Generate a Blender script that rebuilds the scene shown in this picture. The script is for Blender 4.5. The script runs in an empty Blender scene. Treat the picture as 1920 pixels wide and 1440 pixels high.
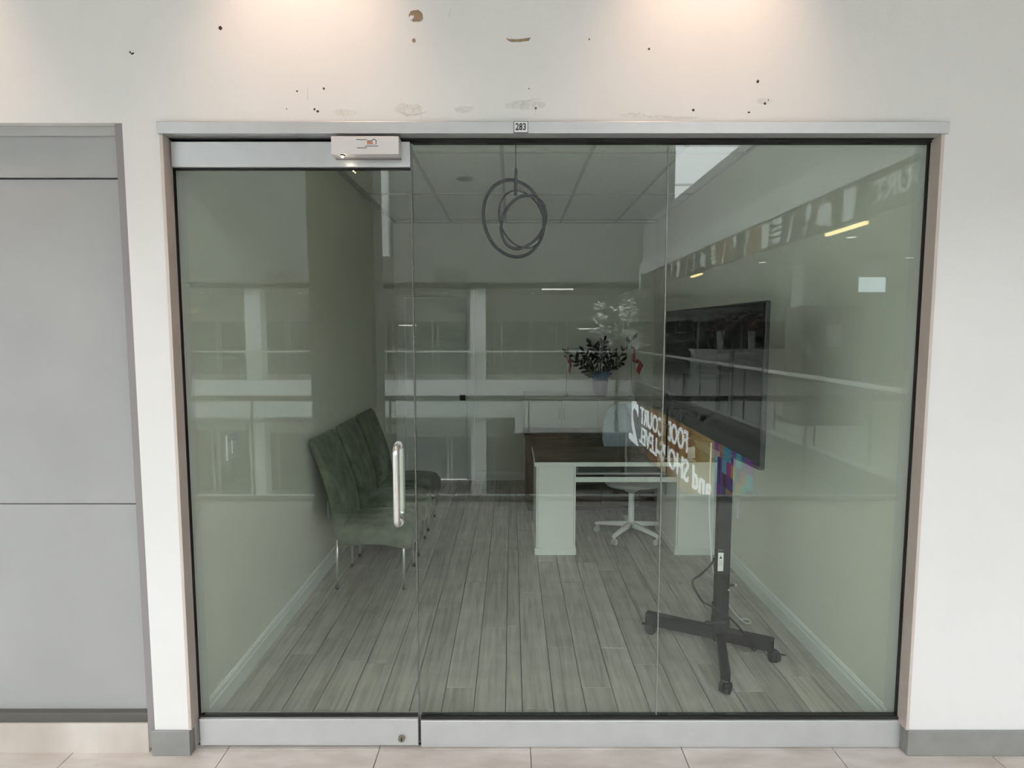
import bpy, bmesh, math, random
from mathutils import Vector, Matrix
random.seed(7)
scene = bpy.context.scene
C = scene.collection
PI = math.pi

# ------------------------------------------------------------------ camera
cam_d = bpy.data.cameras.new('camera')
cam = bpy.data.objects.new('camera', cam_d)
C.objects.link(cam)
cam.location = (0, -2.33, 1.70)
cam.rotation_euler = (PI / 2 - math.atan(96 / 1115), 0, 0)
cam_d.sensor_width = 36
cam_d.lens = 36 * 1115 / 1920
cam_d.clip_start = 0.02
cam_d.clip_end = 300
scene.camera = cam

# ------------------------------------------------------------------ world, daylight, exposure
SKY = 7.5
world = bpy.data.worlds.new('overcast_sky')
scene.world = world
world.use_nodes = True
bg = world.node_tree.nodes['Background']
bg.inputs[0].default_value = (0.955, 0.975, 1.0, 1)
bg.inputs[1].default_value = SKY

# the glass roof over the atrium is the daylight's way in: a portal guides sampling
pl = bpy.data.lights.new('skylight_portal', 'AREA')
pl.shape = 'RECTANGLE'
pl.size, pl.size_y = 27.0, 38.4
po = bpy.data.objects.new('skylight_portal', pl)
C.objects.link(po)
po.location = (0.05, -22.4, 9.85)
pl.cycles.is_portal = True

vs = scene.view_settings
vs.view_transform = 'Standard'
vs.look = 'None'
vs.gamma = 1
vs.use_curve_mapping = False
vs.exposure = 0.12
cy = scene.cycles
cy.use_denoising = True
cy.use_adaptive_sampling = True
cy.adaptive_threshold = 0.03
cy.adaptive_min_samples = 20
cy.use_light_tree = False
cy.max_bounces = 8
cy.diffuse_bounces = 5
cy.glossy_bounces = 4
cy.transparent_max_bounces = 32
cy.sample_clamp_indirect = 8
cy.caustics_reflective = False
cy.caustics_refractive = False

# ------------------------------------------------------------------ materials
def new_mat(name):
    m = bpy.data.materials.new(name)
    m.use_nodes = True
    nt = m.node_tree
    return m, nt, nt.nodes['Principled BSDF']

def mat(name, col, rough=0.6, metal=0.0, var=0.0, scale=8.0, bump=0.0, bscale=60.0, emit=None, est=0.0, spec=None, sheen=0.0):
    m, nt, b = new_mat(name)
    b.inputs['Base Color'].default_value = (*col, 1)
    b.inputs['Roughness'].default_value = rough
    b.inputs['Metallic'].default_value = metal
    if spec is not None:
        b.inputs['Specular IOR Level'].default_value = spec
    if sheen:
        b.inputs['Sheen Weight'].default_value = sheen
        b.inputs['Sheen Roughness'].default_value = 0.4
    if emit:
        b.inputs['Emission Color'].default_value = (*emit, 1)
        b.inputs['Emission Strength'].default_value = est
    geo = nt.nodes.new('ShaderNodeNewGeometry')
    if var > 0:
        n = nt.nodes.new('ShaderNodeTexNoise')
        n.inputs['Scale'].default_value = scale
        n.inputs['Detail'].default_value = 5
        r = nt.nodes.new('ShaderNodeValToRGB')
        r.color_ramp.elements[0].position = 0.3
        r.color_ramp.elements[1].position = 0.7
        r.color_ramp.elements[0].color = (*[max(0, c * (1 - var)) for c in col], 1)
        r.color_ramp.elements[1].color = (*[min(1, c * (1 + var)) for c in col], 1)
        nt.links.new(geo.outputs['Position'], n.inputs['Vector'])
        nt.links.new(n.outputs['Fac'], r.inputs['Fac'])
        nt.links.new(r.outputs['Color'], b.inputs['Base Color'])
    if bump > 0:
        n2 = nt.nodes.new('ShaderNodeTexNoise')
        n2.inputs['Scale'].default_value = bscale
        n2.inputs['Detail'].default_value = 4
        bp = nt.nodes.new('ShaderNodeBump')
        bp.inputs['Strength'].default_value = bump
        bp.inputs['Distance'].default_value = 0.01
        nt.links.new(geo.outputs['Position'], n2.inputs['Vector'])
        nt.links.new(n2.outputs['Fac'], bp.inputs['Height'])
        nt.links.new(bp.outputs['Normal'], b.inputs['Normal'])
    return m

def glass_mat(name, tint, r0=0.04):
    m = bpy.data.materials.new(name)
    m.use_nodes = True
    nt = m.node_tree
    nt.nodes.clear()
    out = nt.nodes.new('ShaderNodeOutputMaterial')
    mix = nt.nodes.new('ShaderNodeMixShader')
    tr = nt.nodes.new('ShaderNodeBsdfTransparent')
    tr.inputs[0].default_value = (*tint, 1)
    gl = nt.nodes.new('ShaderNodeBsdfGlossy')
    gl.inputs['Roughness'].default_value = 0.0
    lw = nt.nodes.new('ShaderNodeLayerWeight')
    lw.inputs['Blend'].default_value = 0.5
    pw = nt.nodes.new('ShaderNodeMath'); pw.operation = 'POWER'; pw.inputs[1].default_value = 5
    ml = nt.nodes.new('ShaderNodeMath'); ml.operation = 'MULTIPLY_ADD'
    ml.inputs[1].default_value = 1 - r0
    ml.inputs[2].default_value = r0
    L = nt.links.new
    L(lw.outputs['Facing'], pw.inputs[0]); L(pw.outputs[0], ml.inputs[0]); L(ml.outputs[0], mix.inputs[0])
    L(tr.outputs[0], mix.inputs[1]); L(gl.outputs[0], mix.inputs[2]); L(mix.outputs[0], out.inputs[0])
    return m

def clear_mat(name, tint):
    m = bpy.data.materials.new(name)
    m.use_nodes = True
    nt = m.node_tree
    nt.nodes.clear()
    out = nt.nodes.new('ShaderNodeOutputMaterial')
    tr = nt.nodes.new('ShaderNodeBsdfTransparent')
    tr.inputs[0].default_value = (*tint, 1)
    nt.links.new(tr.outputs[0], out.inputs[0])
    return m

def plank_mat():
    m, nt, b = new_mat('grey_oak_plank')
    b.inputs['Roughness'].default_value = 0.42
    L = nt.links.new
    geo = nt.nodes.new('ShaderNodeNewGeometry')
    info = nt.nodes.new('ShaderNodeObjectInfo')
    mp = nt.nodes.new('ShaderNodeMapping')
    mp.inputs['Scale'].default_value = (34, 1.9, 1)
    add = nt.nodes.new('ShaderNodeVectorMath'); add.operation = 'ADD'
    cmb = nt.nodes.new('ShaderNodeCombineXYZ')
    mlt = nt.nodes.new('ShaderNodeMath'); mlt.operation = 'MULTIPLY'; mlt.inputs[1].default_value = 37
    L(info.outputs['Random'], mlt.inputs[0]); L(mlt.outputs[0], cmb.inputs[1])
    L(geo.outputs['Position'], add.inputs[0]); L(cmb.outputs[0], add.inputs[1]); L(add.outputs[0], mp.inputs['Vector'])
    n = nt.nodes.new('ShaderNodeTexNoise'); n.inputs['Scale'].default_value = 1.0; n.inputs['Detail'].default_value = 6; n.inputs['Distortion'].default_value = 0.6
    L(mp.outputs[0], n.inputs['Vector'])
    r = nt.nodes.new('ShaderNodeValToRGB')
    e = r.color_ramp.elements
    e[0].position = 0.18; e[0].color = (0.23, 0.208, 0.182, 1)
    e[1].position = 0.82; e[1].color = (0.53, 0.50, 0.455, 1)
    x = e.new(0.5); x.color = (0.41, 0.38, 0.345, 1)
    L(n.outputs['Fac'], r.inputs['Fac'])
    n3 = nt.nodes.new('ShaderNodeTexNoise'); n3.inputs['Scale'].default_value = 7; n3.inputs['Detail'].default_value = 3
    L(add.outputs[0], n3.inputs['Vector'])
    hsv = nt.nodes.new('ShaderNodeHueSaturation')
    mr = nt.nodes.new('ShaderNodeMapRange'); mr.inputs[3].default_value = 0.88; mr.inputs[4].default_value = 1.12
    ad2 = nt.nodes.new('ShaderNodeMath'); ad2.operation = 'ADD'
    sb = nt.nodes.new('ShaderNodeMath'); sb.operation = 'MULTIPLY_ADD'; sb.inputs[1].default_value = 0.5; sb.inputs[2].default_value = -0.25
    L(n3.outputs['Fac'], sb.inputs[0])
    L(info.outputs['Random'], mr.inputs[0]); L(mr.outputs[0], ad2.inputs[0]); L(sb.outputs[0], ad2.inputs[1])
    L(ad2.outputs[0], hsv.inputs['Value']); L(r.outputs['Color'], hsv.inputs['Color'])
    L(hsv.outputs['Color'], b.inputs['Base Color'])
    bp = nt.nodes.new('ShaderNodeBump'); bp.inputs['Strength'].default_value = 0.15; bp.inputs['Distance'].default_value = 0.004
    L(n.outputs['Fac'], bp.inputs['Height']); L(bp.outputs['Normal'], b.inputs['Normal'])
    return m

def tile_mat():
    m, nt, b = new_mat('beige_porcelain_tile')
    b.inputs['Roughness'].default_value = 0.35
    L = nt.links.new
    geo = nt.nodes.new('ShaderNodeNewGeometry')
    info = nt.nodes.new('ShaderNodeObjectInfo')
    mp = nt.nodes.new('ShaderNodeMapping'); mp.inputs['Scale'].default_value = (2, 6, 1)
    L(geo.outputs['Position'], mp.inputs['Vector'])
    n = nt.nodes.new('ShaderNodeTexNoise'); n.inputs['Scale'].default_value = 2; n.inputs['Detail'].default_value = 8
    L(mp.outputs[0], n.inputs['Vector'])
    r = nt.nodes.new('ShaderNodeValToRGB')
    e = r.color_ramp.elements
    e[0].position = 0.3; e[0].color = (0.45, 0.395, 0.345, 1)
    e[1].position = 0.68; e[1].color = (0.62, 0.575, 0.53, 1)
    L(n.outputs['Fac'], r.inputs['Fac'])
    hsv = nt.nodes.new('ShaderNodeHueSaturation')
    mr = nt.nodes.new('ShaderNodeMapRange'); mr.inputs[3].default_value = 0.94; mr.inputs[4].default_value = 1.06
    L(info.outputs['Random'], mr.inputs[0]); L(mr.outputs[0], hsv.inputs['Value']); L(r.outputs['Color'], hsv.inputs['Color'])
    L(hsv.outputs['Color'], b.inputs['Base Color'])
    return m

M = {}
M['wall'] = mat('white_wall_paint', (0.78, 0.77, 0.755), 0.75, var=0.02, scale=1.5, bump=0.08, bscale=180)
M['room_wall'] = mat('pale_olive_wall_paint', (0.84, 0.84, 0.77), 0.8, var=0.02, scale=2, bump=0.05, bscale=150)
M['back_wall'] = mat('pale_grey_wall_paint', (0.86, 0.86, 0.82), 0.8, var=0.02, scale=2)
M['white'] = mat('white_lacquer', (0.88, 0.88, 0.86), 0.4)
M['trim_white'] = mat('white_trim_paint', (0.84, 0.86, 0.85), 0.45)
M['ceil_tile'] = mat('mineral_ceiling_tile', (0.86, 0.86, 0.83), 0.9, var=0.05, scale=60, bump=0.2, bscale=200)
M['alu'] = mat('brushed_aluminium', (0.62, 0.63, 0.64), 0.38, 0.55, var=0.03, scale=14)
M['jamb'] = mat('tan_aluminium', (0.62, 0.54, 0.49), 0.5, 0.15, var=0.04, scale=9)  # aluminium with a tan base colour
M['steel'] = mat('satin_stainless', (0.80, 0.79, 0.78), 0.33, 0.9)
M['chrome'] = mat('chrome', (0.85, 0.85, 0.85), 0.32, 0.85)
M['black'] = mat('black_rubber', (0.012, 0.012, 0.012), 0.7)
M['black_metal'] = mat('black_powder_coat', (0.012, 0.013, 0.015), 0.6, spec=0.2)
M['black_plastic'] = mat('black_plastic', (0.018, 0.019, 0.02), 0.4)
M['screen'] = mat('dark_screen_glass', (0.012, 0.013, 0.016), 0.22)
M['pane'] = glass_mat('clear_greenish_glass', (0.955, 0.988, 0.958))
M['rail_glass'] = glass_mat('railing_glass', (0.965, 0.98, 0.97), 0.035)
M['plank'] = plank_mat()
M['tile'] = tile_mat()
M['grout'] = mat('brown_grout', (0.16, 0.13, 0.11), 0.9)
M['subfloor'] = mat('dark_seam', (0.035, 0.03, 0.026), 0.9)
M['base_tile'] = mat('grey_stone_base_tile', (0.27, 0.265, 0.255), 0.55, var=0.1, scale=12)
M['velvet'] = mat('green_grey_velvet', (0.148, 0.178, 0.126), 0.85, var=0.38, scale=11, bump=0.15, bscale=40, sheen=0.25)
M['velvet_crease'] = mat('dark_green_crease', (0.05, 0.06, 0.045), 0.9)
M['frost'] = mat('frosted_grey_film', (0.375, 0.375, 0.37), 0.45, var=0.05, scale=2.5)
M['frame_grey'] = mat('dull_mauve_frame', (0.27, 0.25, 0.255), 0.6)
M['frost_back'] = mat('frosted_backing', (0.40, 0.40, 0.39), 0.6)
M['oak_dark'] = mat('dark_brown_wood', (0.13, 0.095, 0.068), 0.5, var=0.35, scale=7)
M['tan_patch'] = mat('torn_drywall_paper', (0.31, 0.225, 0.145), 0.95, var=0.2, scale=60)
M['hole'] = mat('screw_hole_dark', (0.06, 0.05, 0.04), 0.95)
M['smudge'] = mat('scuffed_filler', (0.70, 0.69, 0.66), 0.95, var=0.10, scale=90)
M['ink'] = mat('dark_ink', (0.02, 0.02, 0.03), 0.6)
M['ink_red'] = mat('red_brown_ink', (0.55, 0.22, 0.12), 0.6)
M['ink_blue'] = mat('blue_grey_ink', (0.25, 0.36, 0.46), 0.6)
M['paper'] = mat('white_paper', (0.82, 0.82, 0.80), 0.7)
M['led'] = mat('warm_led', (1, 0.95, 0.8), 0.5, emit=(1, 0.93, 0.72), est=14)
M['leaf'] = mat('dark_green_leaf', (0.018, 0.035, 0.014), 0.4, var=0.3, scale=40)
M['stem'] = mat('green_stem', (0.04, 0.06, 0.025), 0.5)
M['soil'] = mat('potting_soil', (0.03, 0.022, 0.016), 0.95)
M['pot'] = mat('mauve_black_glazed_pot', (0.06, 0.05, 0.075), 0.3)
M['blue_wrap'] = mat('blue_foil_wrap', (0.03, 0.14, 0.30), 0.35)
M['flag_red'] = mat('flag_red', (0.42, 0.02, 0.03), 0.8)
M['flag_white'] = mat('flag_white', (0.75, 0.73, 0.70), 0.8)
M['seat_blue'] = mat('pale_blue_mesh_fabric', (0.42, 0.49, 0.58), 0.8, var=0.08, scale=40)
M['grey_plastic'] = mat('light_grey_plastic', (0.55, 0.55, 0.54), 0.45)
M['box_red'] = mat('dark_red_brown_leather', (0.10, 0.03, 0.02), 0.5)
# the mall
M['mall_white'] = mat('mall_white_paint', (0.74, 0.75, 0.73), 0.7)
M['mall_upper'] = mat('mall_upper_grey_paint', (0.21, 0.215, 0.21), 0.7)
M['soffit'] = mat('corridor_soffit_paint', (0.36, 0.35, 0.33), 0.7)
M['slab_dark'] = mat('dark_slab_edge', (0.15, 0.15, 0.145), 0.6)
M['mall_slab'] = mat('mall_slab_white', (0.80, 0.82, 0.81), 0.7)
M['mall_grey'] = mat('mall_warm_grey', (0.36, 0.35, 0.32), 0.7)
M['mall_band'] = mat('mall_sign_band', (0.58, 0.58, 0.56), 0.7)
M['mall_dark'] = mat('mall_dark_bronze', (0.10, 0.095, 0.085), 0.5)
M['mall_col'] = mat('dark_stone_column', (0.12, 0.12, 0.10), 0.6, var=0.15, scale=5)
M['shop_glass'] = mat('shop_window_glass', (0.05, 0.055, 0.055), 0.12)
M['mall_rail'] = mat('dark_handrail_metal', (0.30, 0.29, 0.27), 0.35, 0.4)
M['bright_rail'] = mat('bright_handrail_metal', (0.80, 0.80, 0.78), 0.35, 0.3)
M['mall_brown'] = mat('lower_level_brown_wood', (0.16, 0.115, 0.08), 0.6, var=0.35, scale=1.6)
M['mall_floor'] = mat('mall_terrazzo', (0.72, 0.70, 0.67), 0.35, var=0.05, scale=4)
M['ban_dark'] = mat('banner_grey_brown', (0.13, 0.115, 0.10), 0.6)
M['ban_brown'] = mat('banner_tan_panel', (0.30, 0.19, 0.12), 0.6)
M['ban_icon'] = mat('banner_pale_print', (0.80, 0.81, 0.80), 0.6)
M['mall_led'] = mat('yellow_linear_lamp', (1, 0.9, 0.5), 0.5, emit=(1, 0.80, 0.36), est=11)
M['mall_lamp'] = mat('white_linear_lamp', (1, 1, 1), 0.5, emit=(1, 0.98, 0.92), est=7)
M['gold'] = mat('gold_lit_letters', (0.9, 0.75, 0.3), 0.5, emit=(1, 0.85, 0.5), est=1.4)
M['letter_white'] = mat('white_sign_letters', (0.85, 0.85, 0.85), 0.5)
M['tree_leaf'] = mat('pale_blossom_leaf', (0.92, 0.92, 0.88), 0.3)
M['tree_bark'] = mat('tree_bark', (0.10, 0.08, 0.06), 0.9)
M['red_flower'] = mat('red_blossom', (0.38, 0.03, 0.03), 0.8)

def lit(name, col, st):
    return mat(name, tuple(c * 0.3 for c in col), 0.5, emit=col, est=st)

# ------------------------------------------------------------------ geometry helpers
class MB:
    def __init__(s):
        s.v, s.f, s.m, s.sm = [], [], [], []
    def add(s, vs, fs, mi=0, smooth=False):
        o = len(s.v)
        s.v += [tuple(v) for v in vs]
        for f in fs:
            s.f.append([i + o for i in f]); s.m.append(mi); s.sm.append(smooth)
        return s
    def box(s, x0, x1, y0, y1, z0, z1, mi=0):
        vs = [(x, y, z) for z in (z0, z1) for y in (y0, y1) for x in (x0, x1)]
        return s.add(vs, [(0, 2, 3, 1), (4, 5, 7, 6), (0, 1, 5, 4), (2, 6, 7, 3), (0, 4, 6, 2), (1, 3, 7, 5)], mi)
    def obox(s, c, ax, ay, az, mi=0):
        c, ax, ay, az = map(Vector, (c, ax, ay, az))
        vs = [c + ax * i + ay * j + az * k for k in (-1, 1) for j in (-1, 1) for i in (-1, 1)]
        return s.add(vs, [(0, 2, 3, 1), (4, 5, 7, 6), (0, 1, 5, 4), (2, 6, 7, 3), (0, 4, 6, 2), (1, 3, 7, 5)], mi)
    def tube(s, pts, r, n=8, mi=0, closed=False):
        pts = [Vector(p) for p in pts]
        k = len(pts)
        rr = r if isinstance(r, (list, tuple)) else [r] * k
        rings = []
        up = None
        for i, p in enumerate(pts):
            if closed:
                t = (pts[(i + 1) % k] - pts[i - 1]).normalized()
            else:
                t = (pts[min(i + 1, k - 1)] - pts[max(i - 1, 0)]).normalized()
            if up is None:
                up = Vector((0, 0, 1)) if abs(t.z) < 0.9 else Vector((1, 0, 0))
            a = t.cross(up)
            if a.length < 1e-5:
                a = t.cross(Vector((0, 1, 0.3)))
            a.normalize()
            b = a.cross(t).normalized()
            up = b
            rings.append([p + (a * math.cos(2 * PI * j / n) + b * math.sin(2 * PI * j / n)) * rr[i] for j in range(n)])
        return s.loft(rings, mi, closed=closed)
    def loft(s, rings, mi=0, closed=False, cap=True, smooth=True):
        n = len(rings[0])
        o = len(s.v)
        for r in rings:
            s.v += [tuple(v) for v in r]
        k = len(rings)
        for i in range(k if closed else k - 1):
            for j in range(n):
                a, b = i * n + j, i * n + (j + 1) % n
                c, d = ((i + 1) % k) * n + (j + 1) % n, ((i + 1) % k) * n + j
                s.f.append([o + a, o + b, o + c, o + d]); s.m.append(mi); s.sm.append(smooth)
        if cap and not closed:
            s.f.append([o + j for j in range(n)][::-1]); s.m.append(mi); s.sm.append(False)
            s.f.append([o + (k - 1) * n + j for j in range(n)]); s.m.append(mi); s.sm.append(False)
        return s
    def cyl(s, p0, p1, r0, r1=None, n=16, mi=0):
        return s.tube([p0, p1], [r0, r1 if r1 is not None else r0], n, mi)
    def disc_poly(s, pts2, plane, off, th, mi=0):
        """flat prism: pts2 (u,v); plane 'xz' (normal -y at y=off, thickness toward -y) or 'yz' (normal -x)"""
        n = len(pts2)
        if plane == 'xz':
            a = [(u, off, v) for u, v in pts2]; b = [(u, off - th, v) for u, v in pts2]
        else:
            a = [(off, u, v) for u, v in pts2]; b = [(off - th, u, v) for u, v in pts2]
        o = len(s.v)
        s.v += a + b
        s.f.append([o + i for i in range(n)]); s.f.append([o + n + i for i in range(n)][::-1])
        for i in range(n):
            s.f.append([o + i, o + (i + 1) % n, o + n + (i + 1) % n, o + n + i])
        s.m += [mi] * (n + 2); s.sm += [False] * (n + 2)
        return s
    def mesh(s, name, mats):
        me = bpy.data.meshes.new(name)
        me.from_pydata(s.v, [], s.f)
        for m in (mats if isinstance(mats, (list, tuple)) else [mats]):
            me.materials.append(m)
        me.polygons.foreach_set('material_index', s.m)
        me.polygons.foreach_set('use_smooth', s.sm)
        bm = bmesh.new(); bm.from_mesh(me)
        bmesh.ops.recalc_face_normals(bm, faces=bm.faces)
        bm.to_mesh(me); bm.free()
        me.update()
        return me
    def build(s, name, mats, parent=None, bevel=0.0, seg=2):
        o = bpy.data.objects.new(name, s.mesh(name, mats))
        C.objects.link(o)
        if parent is not None:
            o.parent = parent
        if bevel:
            b = o.modifiers.new('bevel', 'BEVEL')
            b.width = bevel; b.segments = seg; b.limit_method = 'ANGLE'
            b.harden_normals = False
        return o

def empty(name, loc=(0, 0, 0), rz=0.0):
    o = bpy.data.objects.new(name, None)
    o.empty_display_size = 0.1
    C.objects.link(o)
    o.location = loc
    o.rotation_euler = (0, 0, rz)
    return o

def tag(o, label, cat=None, group=None, kind=None):
    o['label'] = label
    if cat: o['category'] = cat
    if group: o['group'] = group
    if kind: o['kind'] = kind
    return o

def struct(o, label=None, cat=None):
    o['kind'] = 'structure'
    if label: o['label'] = label
    if cat: o['category'] = cat
    return o

def part(name, me, parent, loc=(0, 0, 0), rz=0.0):
    o = bpy.data.objects.new(name, me)
    C.objects.link(o); o.parent = parent; o.location = loc; o.rotation_euler = (0, 0, rz)
    return o

def copy_tree(o, parent=None):
    c = o.copy(); C.objects.link(c)
    if parent is not None: c.parent = parent
    for ch in list(o.children): copy_tree(ch, c)
    return c

def sup(cx, cy, hx, hy, n=20, e=4.0):
    out = []
    for j in range(n):
        t = 2 * PI * j / n
        c, s_ = math.cos(t), math.sin(t)
        out.append((cx + hx * math.copysign(abs(c) ** (2 / e), c), cy + hy * math.copysign(abs(s_) ** (2 / e), s_)))
    return out

def text_mesh(txt, size, m, extrude=0.001, bold=0.0, align='CENTER', sx=1.0):
    cu = bpy.data.curves.new('lettering', 'FONT')
    cu.body = txt; cu.size = size; cu.extrude = extrude; cu.offset = bold
    cu.align_x = align; cu.align_y = 'CENTER'
    cu.resolution_u = 3
    ob = bpy.data.objects.new('lettering', cu)
    C.objects.link(ob)
    dg = bpy.context.evaluated_depsgraph_get()
    me = bpy.data.meshes.new_from_object(ob.evaluated_get(dg))
    bpy.data.objects.remove(ob); bpy.data.curves.remove(cu)
    me.materials.clear(); me.materials.append(m)
    if sx != 1.0:
        for v in me.vertices: v.co.x *= sx
    return me

def text_obj(name, txt, size, m, loc, rot, parent=None, **k):
    o = bpy.data.objects.new(name, text_mesh(txt, size, m, **k))
    C.objects.link(o); o.location = loc; o.rotation_euler = rot
    if parent is not None: o.parent = parent
    return o

def blob(cx, cz, rx, rz_, n=14, j=0.25, seed=0):
    r = random.Random(seed)
    return [(cx + rx * (1 + r.uniform(-j, j)) * math.cos(2 * PI * i / n), cz + rz_ * (1 + r.uniform(-j, j)) * math.sin(2 * PI * i / n)) for i in range(n)]

# =================================================================== SHOP SHELL
XL, XR, YB, ZC = -1.33, 1.605, 4.44, 2.92
WF = -0.06            # corridor face of the shop-front wall
OL, OR_, OT = -1.302, 1.598, 2.43

# front wall (corridor side): over the opening, piers, upper wall
b = MB()
b.box(-13.9, 14.0, WF, 0.10, 2.472, 3.56)
b.box(-1.44, OL, WF, 0.10, 0, 2.472)
b.box(OR_, 14.0, WF, 0.10, 0, 2.472)
b.box(-13.9, -3.25, WF, 0.10, 0, 2.472)
wall_front = struct(b.build('wall_front', M['wall']), 'white painted shop-front wall with screw holes and scuffs above the aluminium header')
# marks on the wall: torn paper, holes, filler
pm = [(-0.349, 2.848, .026, .021, 0), (-0.358, 2.763, .0065, .0075, 1)]
for i, (x, z, rx, rz_, s_) in enumerate(pm):
    MB().disc_poly(blob(x, z, rx, rz_, 16, .13, s_ + 3), 'xz', WF, .0012).build('torn_paper_patch', M['tan_patch'], wall_front)
MB().disc_poly([(-.374, 2.842), (-.369, 2.850), (-.362, 2.848), (-.357, 2.850), (-.358, 2.840), (-.364, 2.835), (-.371, 2.836)], 'xz', WF - .0012, .0006).build('loose_paper_flake', M['wall'], wall_front)
MB().disc_poly([(-.022, 2.771), (-.012, 2.768), (.02, 2.7665), (.05, 2.770), (.068, 2.773), (.062, 2.762), (.03, 2.758), (-.002, 2.7575), (-.015, 2.763)], 'xz', WF, .0012).build('torn_paper_patch', M['tan_patch'], wall_front)
for i, (x, z, r_) in enumerate([(.282, 2.767, .003), (.501, 2.733, .0042), (-1.063, 2.806, .0075), (-1.396, 2.722, .0035), (-1.386, 2.718, .004), (-1.391, 2.716, .003),
        (-.692, 2.594, .004), (-.728, 2.521, .0042), (-.716, 2.513, .005), (.088, 2.524, .0045), (.902, 2.619, .0055), (.931, 2.541, .0045), (.873, 2.509, .004), (.668, 2.517, .005),
        (-.79, 2.585, .003), (.943, 2.553, .0025), (.062, 2.594, .002), (-.83, 2.522, .002)]):
    MB().disc_poly(blob(x, z, r_, r_, 9, .3, 40 + i), 'xz', WF, .0008).build('screw_hole', M['hole'], wall_front)
for i, (x, z, rx, rz_) in enumerate([(-.38, 2.52, .052, .022), (-.177, 2.52, .035, .012), (.05, 2.535, .075, .016), (.55, 2.494, .05, .005), (.45, 2.5, .045, .008),
        (-.62, 2.51, .04, .012), (.64, 2.492, .05, .003), (.93, 2.55, .028, .012)]):
    MB().disc_poly(blob(x, z, rx, rz_, 22, .22, 90 + i), 'xz', WF, .0004 + .00004 * i).build('filler_smear', M['smudge'], wall_front)
for x0, z0, x1, z1 in [(-.415, 2.512, -.39, 2.503), (-.39, 2.503, -.35, 2.5), (-.35, 2.5, -.315, 2.512), (-.335, 2.503, -.334, 2.475), (.03, 2.535, .07, 2.555), (.07, 2.555, .105, 2.557), (.088, 2.524, .085, 2.50), (-.232, 2.845, -.222, 2.872), (-.75, 2.60, -.752, 2.55)]:
    d = Vector((x1 - x0, 0, z1 - z0)); n_ = Vector((-d.z, 0, d.x)).normalized() * .0007
    MB().disc_poly([(x0 + n_.x, z0 + n_.z), (x1 + n_.x, z1 + n_.z), (x1 - n_.x, z1 - n_.z), (x0 - n_.x, z0 - n_.z)], 'xz', WF - .0005, .0006).build('scratch', M['mall_band'], wall_front)

# base tiles of the piers
bb = struct(MB().box(-1.45, OL + .006, WF - .012, WF, 0, .106).box(OL - .004, OL + .006, WF, -.03, 0, .106).build('baseboard_left', M['base_tile'], bevel=.002), 'grey stone base tile at foot of narrow left pier')
b = struct(MB().box(OR_ - .006, 2.55, WF - .012, WF, 0, .106).box(OR_ - .006, OR_ + .004, WF, -.03, 0, .106).build('baseboard_right', M['base_tile'], bevel=.002), 'grey stone base tile running along the white wall right of the shop')
MB().box(2.556, 6.0, WF - .012, WF, 0, .106).build('base_tile', M['base_tile'], b)

# neighbouring shop front at far left: grey frosted panel in a thin frame
nw = struct(empty('window_2', (-2.345, 0, 0)), 'grey frosted neighbouring shop window left of the white pier')
def local(bm, ox, oy=0, oz=0):
    bm.v = [(x - ox, y - oy, z - oz) for x, y, z in bm.v]
    return bm
local(MB().box(-3.2, -1.475, -.015, .01, .165, 1.02), -2.345).build('pane', M['frost'], nw)
local(MB().box(-3.2, -1.475, -.012, .01, 1.024, 2.28), -2.345).build('pane', M['frost'], nw)
local(MB().box(-3.2, -1.475, -.02, .01, 2.286, 2.435), -2.345).build('top_panel', M['frost'], nw)
local(MB().box(-1.475, -1.44, -.05, .10, .02, 2.472).box(-3.25, -3.2, -.05, .10, .02, 2.472), -2.345).build('side_frame', M['frame_grey'], nw, .003)
local(MB().box(-3.2, -1.475, -.03, .10, 2.435, 2.472), -2.345).build('head_frame', M['frost_back'], nw)
local(MB().box(-3.2, -1.475, -.045, .05, .125, .165), -2.345).build('sill_frame', M['mall_dark'], nw, .004)
local(MB().box(-3.2, -1.475, -.05, .10, 0, .125), -2.345).build('plinth', M['tile'], nw)
local(MB().box(-3.2, -1.475, .012, .02, .165, 2.435), -2.345).build('backing', M['frost_back'], nw)

# room walls, ceiling
b = MB().box(XL - .11, XL, .10, YB, 0, ZC); b.box(XL - .11, XL, .0, .10, 0, OT + .04)
wl = struct(b.build('wall_left', M['room_wall']), 'pale olive side wall behind the three green chairs')
wr = struct(MB().box(XR, XR + .12, 0, YB, 0, ZC).build('wall_right', M['room_wall']), 'pale olive side wall behind the television')
b = MB()
DX0, DX1, DZ = -1.215, -.515, 2.10
b.box(XL - .11, DX0 - .0, YB, YB + .12, 0, ZC); b.box(DX0, DX1, YB, YB + .12, DZ, ZC); b.box(DX1, XR + .12, YB, YB + .12, 0, ZC)
wb = struct(b.build('wall_back', M['back_wall']), 'pale grey rear wall of the office with a white door')
struct(MB().box(XL, XR, .10, .12, OT + .04, ZC).box(XL, XL + .03, .0, .1, 0, .001).build('wall_front_inner', M['room_wall']), 'inner face of the wall above the shop glazing')
for side, x0, x1 in (('left', XL, XL + .016), ('right', XR - .016, XR)):
    b = MB()
    s_ = 1 if side == 'left' else -1
    xw = XL if side == 'left' else XR
    prof = [(0, 0), (.016, 0), (.016, .07), (.011, .082), (.013, .092), (.007, .104), (0, .106)]
    b.loft([[(xw + s_ * u, y, z) for u, z in prof] for y in (.075, YB)], smooth=False)
    struct(b.build('baseboard_%s_inner' % side, M['trim_white']), 'white moulded skirting along the %s office wall' % side)
b = MB().loft([[(x, YB - u, z) for u, z in [(0, 0), (.014, 0), (.014, .07), (.007, .1), (0, .1)]] for x in (DX1 + .085, XR - .016)], smooth=False)
struct(b.build('baseboard_back', M['trim_white']), 'white skirting along the rear office wall')

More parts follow.
